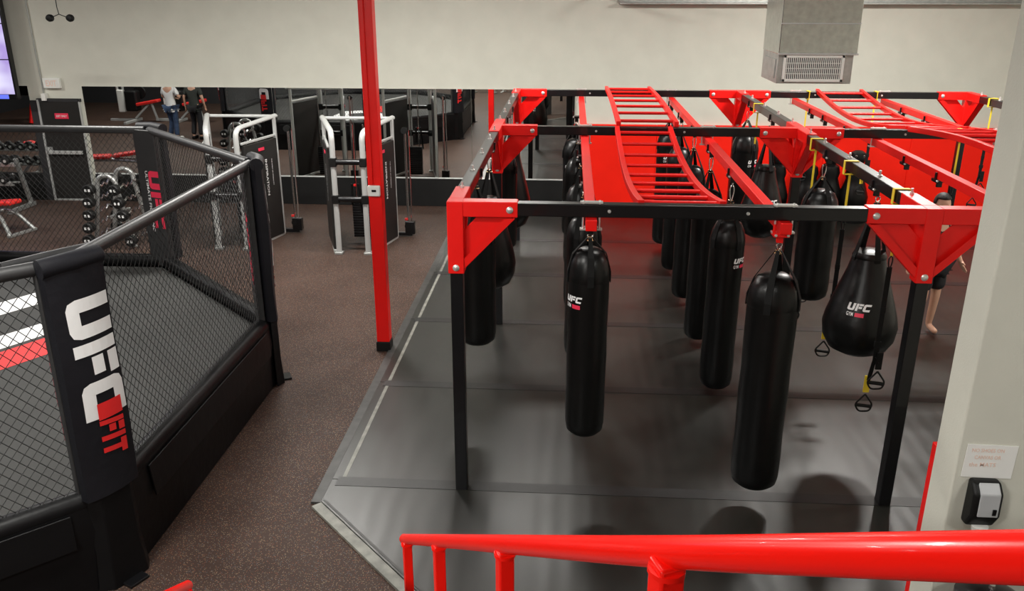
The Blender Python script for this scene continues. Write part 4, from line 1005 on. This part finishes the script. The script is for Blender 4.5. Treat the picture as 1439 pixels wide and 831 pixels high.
# ------------------------------------------------------------------ people
def person(x, y, rz, label, top_m, bot_m, long_pants, arm_pose, shoes=None, leg_m=None):
    root = thing('person', label, 'person', (x, y, 0.032 if x > -2 else 0), rz)
    J = dict(pel=(0,0,0.95), sp=(0,0.0,1.15), ch=(0,0.0,1.35), nk=(0,0,1.50), hd0=(0,-0.01,1.57),
             hL=(0.095,0,0.90), kL=(0.11,-0.02,0.50), aL=(0.12,0.03,0.085), tL=(0.13,-0.13,0.035),
             hR=(-0.095,0,0.90), kR=(-0.12,-0.10,0.51), aR=(-0.13,0.0,0.085), tR=(-0.14,-0.16,0.035),
             sL=(0.19,0,1.43), sR=(-0.19,0,1.43))
    J.update(arm_pose)
    E_ = [('pel','sp'),('sp','ch'),('ch','nk'),('nk','hd0'),('pel','hL'),('hL','kL'),('kL','aL'),('aL','tL'),('pel','hR'),('hR','kR'),('kR','aR'),('aR','tR'),
          ('ch','sL'),('sL','eL'),('eL','wL'),('ch','sR'),('sR','eR'),('eR','wR')]
    rad = dict(pel=(.15,.11), sp=(.13,.095), ch=(.155,.11), nk=(.058,.058), hd0=(.055,.055), hL=.09, kL=.058, aL=.04, tL=.035, hR=.09, kR=.058, aR=.04, tR=.035,
               sL=.06, sR=.06, eL=.042, eR=.042, wL=.028, wR=.028)
    def skin(names, edges, grow, nm, m, rt, cut=None, parent=root):
        idx = {n: i for i, n in enumerate(names)}
        me = bpy.data.meshes.new(nm); me.from_pydata([J[n] for n in names], [(idx[a], idx[b]) for a, b in edges], [])
        o = bpy.data.objects.new(nm, me); COL.objects.link(o)
        o.modifiers.new('skin', 'SKIN')
        for n in names:
            r = rad[n]; r = r if isinstance(r, tuple) else (r, r)
            sv = me.skin_vertices[0].data[idx[n]]; sv.radius = (r[0]+grow, r[1]+grow); sv.use_root = (n == rt)
        s_ = o.modifiers.new('sub', 'SUBSURF'); s_.levels = 2; s_.render_levels = 2
        bpy.context.view_layer.update()
        m2_ = bpy.data.meshes.new_from_object(o.evaluated_get(bpy.context.evaluated_depsgraph_get()))
        bpy.data.objects.remove(o)
        return m2_
    # hands: five fingers each
    for s, wk, ek in ((1, 'wL', 'eL'), (-1, 'wR', 'eR')):
        w_, e_ = Vector(J[wk]), Vector(J[ek]); d = (w_-e_).normalized(); fwd = Vector((0,-1,0)); fwd = (fwd - d*fwd.dot(d)).normalized(); side = d.cross(fwd)
        pk = 'p'+wk; J[pk] = tuple(w_+d*0.055); rad[pk] = (.036,.018); E_.append((wk, pk))
        for f in range(4):
            ln = (0.075, 0.085, 0.08, 0.062)[f]; o_ = fwd*(0.03-0.02*f)
            a, b = 'f%d%s' % (f, wk), 'g%d%s' % (f, wk)
            J[a] = tuple(w_+d*0.095+o_); J[b] = tuple(w_+d*(0.095+ln)+o_*1.1+side*0.012*-s); rad[a] = .0095; rad[b] = .008
            E_.append((pk, a)); E_.append((a, b))
        a, b = 't'+wk, 'u'+wk; J[a] = tuple(w_+d*0.05+fwd*0.045); J[b] = tuple(w_+d*0.085+fwd*0.062); rad[a] = .011; rad[b] = .009
        E_.append((pk, a)); E_.append((a, b))
    me = skin(list(J.keys()), E_, 0, 'body', M['skin'], 'pel')
    bm = bmesh.new(); bm.from_mesh(me)
    # head with brow, nose, chin, ears
    hm = bmesh.ops.create_uvsphere(bm, u_segments=28, v_segments=20, radius=1.0)['verts']
    for v in hm:
        x_, y_, z_ = v.co; f = max(0, -y_)
        w_ = 0.076*(1-0.22*max(0, -z_)**1.5); yy_ = y_*0.098 - 0.012*max(0,-z_)*f
        nose = 0.022*math.exp(-((x_*0.076)/0.012)**2-((z_*0.12+0.012)/0.022)**2)*(f > 0.3)
        sock = -0.008*(math.exp(-((x_*0.076-0.032)/0.014)**2-((z_*0.12-0.012)/0.012)**2)+math.exp(-((x_*0.076+0.032)/0.014)**2-((z_*0.12-0.012)/0.012)**2))*(f > 0.3)
        lip = 0.006*math.exp(-((x_*0.076)/0.022)**2-((z_*0.12+0.052)/0.009)**2)*(f > 0.3)
        v.co = Vector((x_*w_, yy_-nose-sock-lip-0.015, z_*0.12+1.655))
    for s in (-1, 1):
        ev = bmesh.ops.create_uvsphere(bm, u_segments=10, v_segments=8, radius=1.0)['verts']
        for v in ev: v.co = Vector((s*0.078+v.co.x*0.010, v.co.y*0.02+0.0, v.co.z*0.032+1.652))
    bm.to_mesh(me); bm.free()
    body = bpy.data.objects.new('body', me); COL.objects.link(body); body.parent = root; me.materials.clear(); me.materials.append(M['skin'])
    rm = body.modifiers.new('rm', 'REMESH'); rm.mode = 'VOXEL'; rm.voxel_size = 0.007; rm.use_smooth_shade = True
    hb = bmesh.new(); bmesh.ops.create_uvsphere(hb, u_segments=24, v_segments=18, radius=1.0)
    for v in list(hb.verts):
        x_, y_, z_ = v.co
        v.co = Vector((x_*0.084, y_*0.104-0.006, z_*0.122+1.665))
    bmesh.ops.delete(hb, geom=[v for v in hb.verts if v.co.z < 1.60 or (v.co.y < -0.03 and v.co.z < 1.715) or (v.co.y < 0.03 and v.co.z < 1.655)], context='VERTS')
    hme = bpy.data.meshes.new('hair'); hb.to_mesh(hme); hb.free(); hme.materials.append(M['hair'])
    ho = bpy.data.objects.new('hair', hme); COL.objects.link(ho); ho.parent = root
    so = ho.modifiers.new('so', 'SOLIDIFY'); so.thickness = 0.012; so.offset = 1
    for p in hme.polygons: p.use_smooth = True
    # shirt
    J['hmL'] = (0.05, 0, 0.92); 
    def part(nm, names, edges, grow, m, rt):
        g = skin(names, edges, grow, nm, m, rt); g.materials.clear(); g.materials.append(m)
        o = bpy.data.objects.new(nm, g); COL.objects.link(o); o.parent = root
        for p in g.polygons: p.use_smooth = True
    J['uL'] = tuple(Vector(J['sL']).lerp(Vector(J['eL']), 0.75)); J['uR'] = tuple(Vector(J['sR']).lerp(Vector(J['eR']), 0.75)); rad['uL'] = rad['uR'] = .05
    J['hem'] = (0, 0, 0.86); rad['hem'] = (.175, .135)
    part('shirt', ['hem','pel','sp','ch','sL','sR','uL','uR'], [('hem','pel'),('pel','sp'),('sp','ch'),('ch','sL'),('ch','sR'),('sL','uL'),('sR','uR')], 0.018, top_m, 'pel')
    if long_pants:
        J['qL'] = tuple(Vector(J['aL'])+Vector((0,0,0.03))); J['qR'] = tuple(Vector(J['aR'])+Vector((0,0,0.03))); rad['qL'] = rad['qR'] = .058
        part('trousers', ['pel','hL','kL','qL','hR','kR','qR'], [('pel','hL'),('hL','kL'),('kL','qL'),('pel','hR'),('hR','kR'),('kR','qR')], 0.016, bot_m, 'pel')
    else:
        J['qL'] = tuple(Vector(J['hL']).lerp(Vector(J['kL']), 0.85)); J['qR'] = tuple(Vector(J['hR']).lerp(Vector(J['kR']), 0.85)); rad['qL'] = rad['qR'] = .085
        part('shorts', ['pel','hL','qL','hR','qR'], [('pel','hL'),('hL','qL'),('pel','hR'),('hR','qR')], 0.022, bot_m, 'pel')
    if shoes:
        for a, t_ in (('aL','tL'), ('aR','tR')):
            A, T_ = Vector(J[a]), Vector(J[t_]); m = MB()
            c = (A+T_)/2; ang = math.atan2(T_.y-A.y, T_.x-A.x)
            m.box((c.x, c.y, 0.045), (0.27, 0.10, 0.09), rz=ang); m.build('shoe', shoes, root, bevel=0.03, seg=3)
    return root
person(4.46, 10.25, 0.25, 'person in black shirt and shorts, barefoot, walking behind the near right post', M['cloth_black'], M['cloth_black'], False,
       dict(eL=(0.27,0.03,1.17), wL=(0.33,-0.06,0.96), eR=(-0.26,0.08,1.18), wR=(-0.27,0.05,0.95)))
person(-11.4, 9.1, 0.3, 'person in white shirt and blue jeans standing left of the cage, seen in the mirror', M['cloth_white'], M['jeans'], True,
       dict(eL=(0.30,-0.04,1.20), wL=(0.14,-0.24,1.22), eR=(-0.30,-0.04,1.20), wR=(-0.12,-0.25,1.15)), shoes=M['white_plastic'])
person(-10.75, 9.0, 0.1, 'person in dark clothes standing beside the cage, seen in the mirror', M['cloth_dark'], M['cloth_black'], True,
       dict(eL=(0.28,0.03,1.17), wL=(0.28,-0.06,0.96), eR=(-0.28,0.04,1.18), wR=(-0.28,0.0,0.95)), shoes=M['black_rubber'])
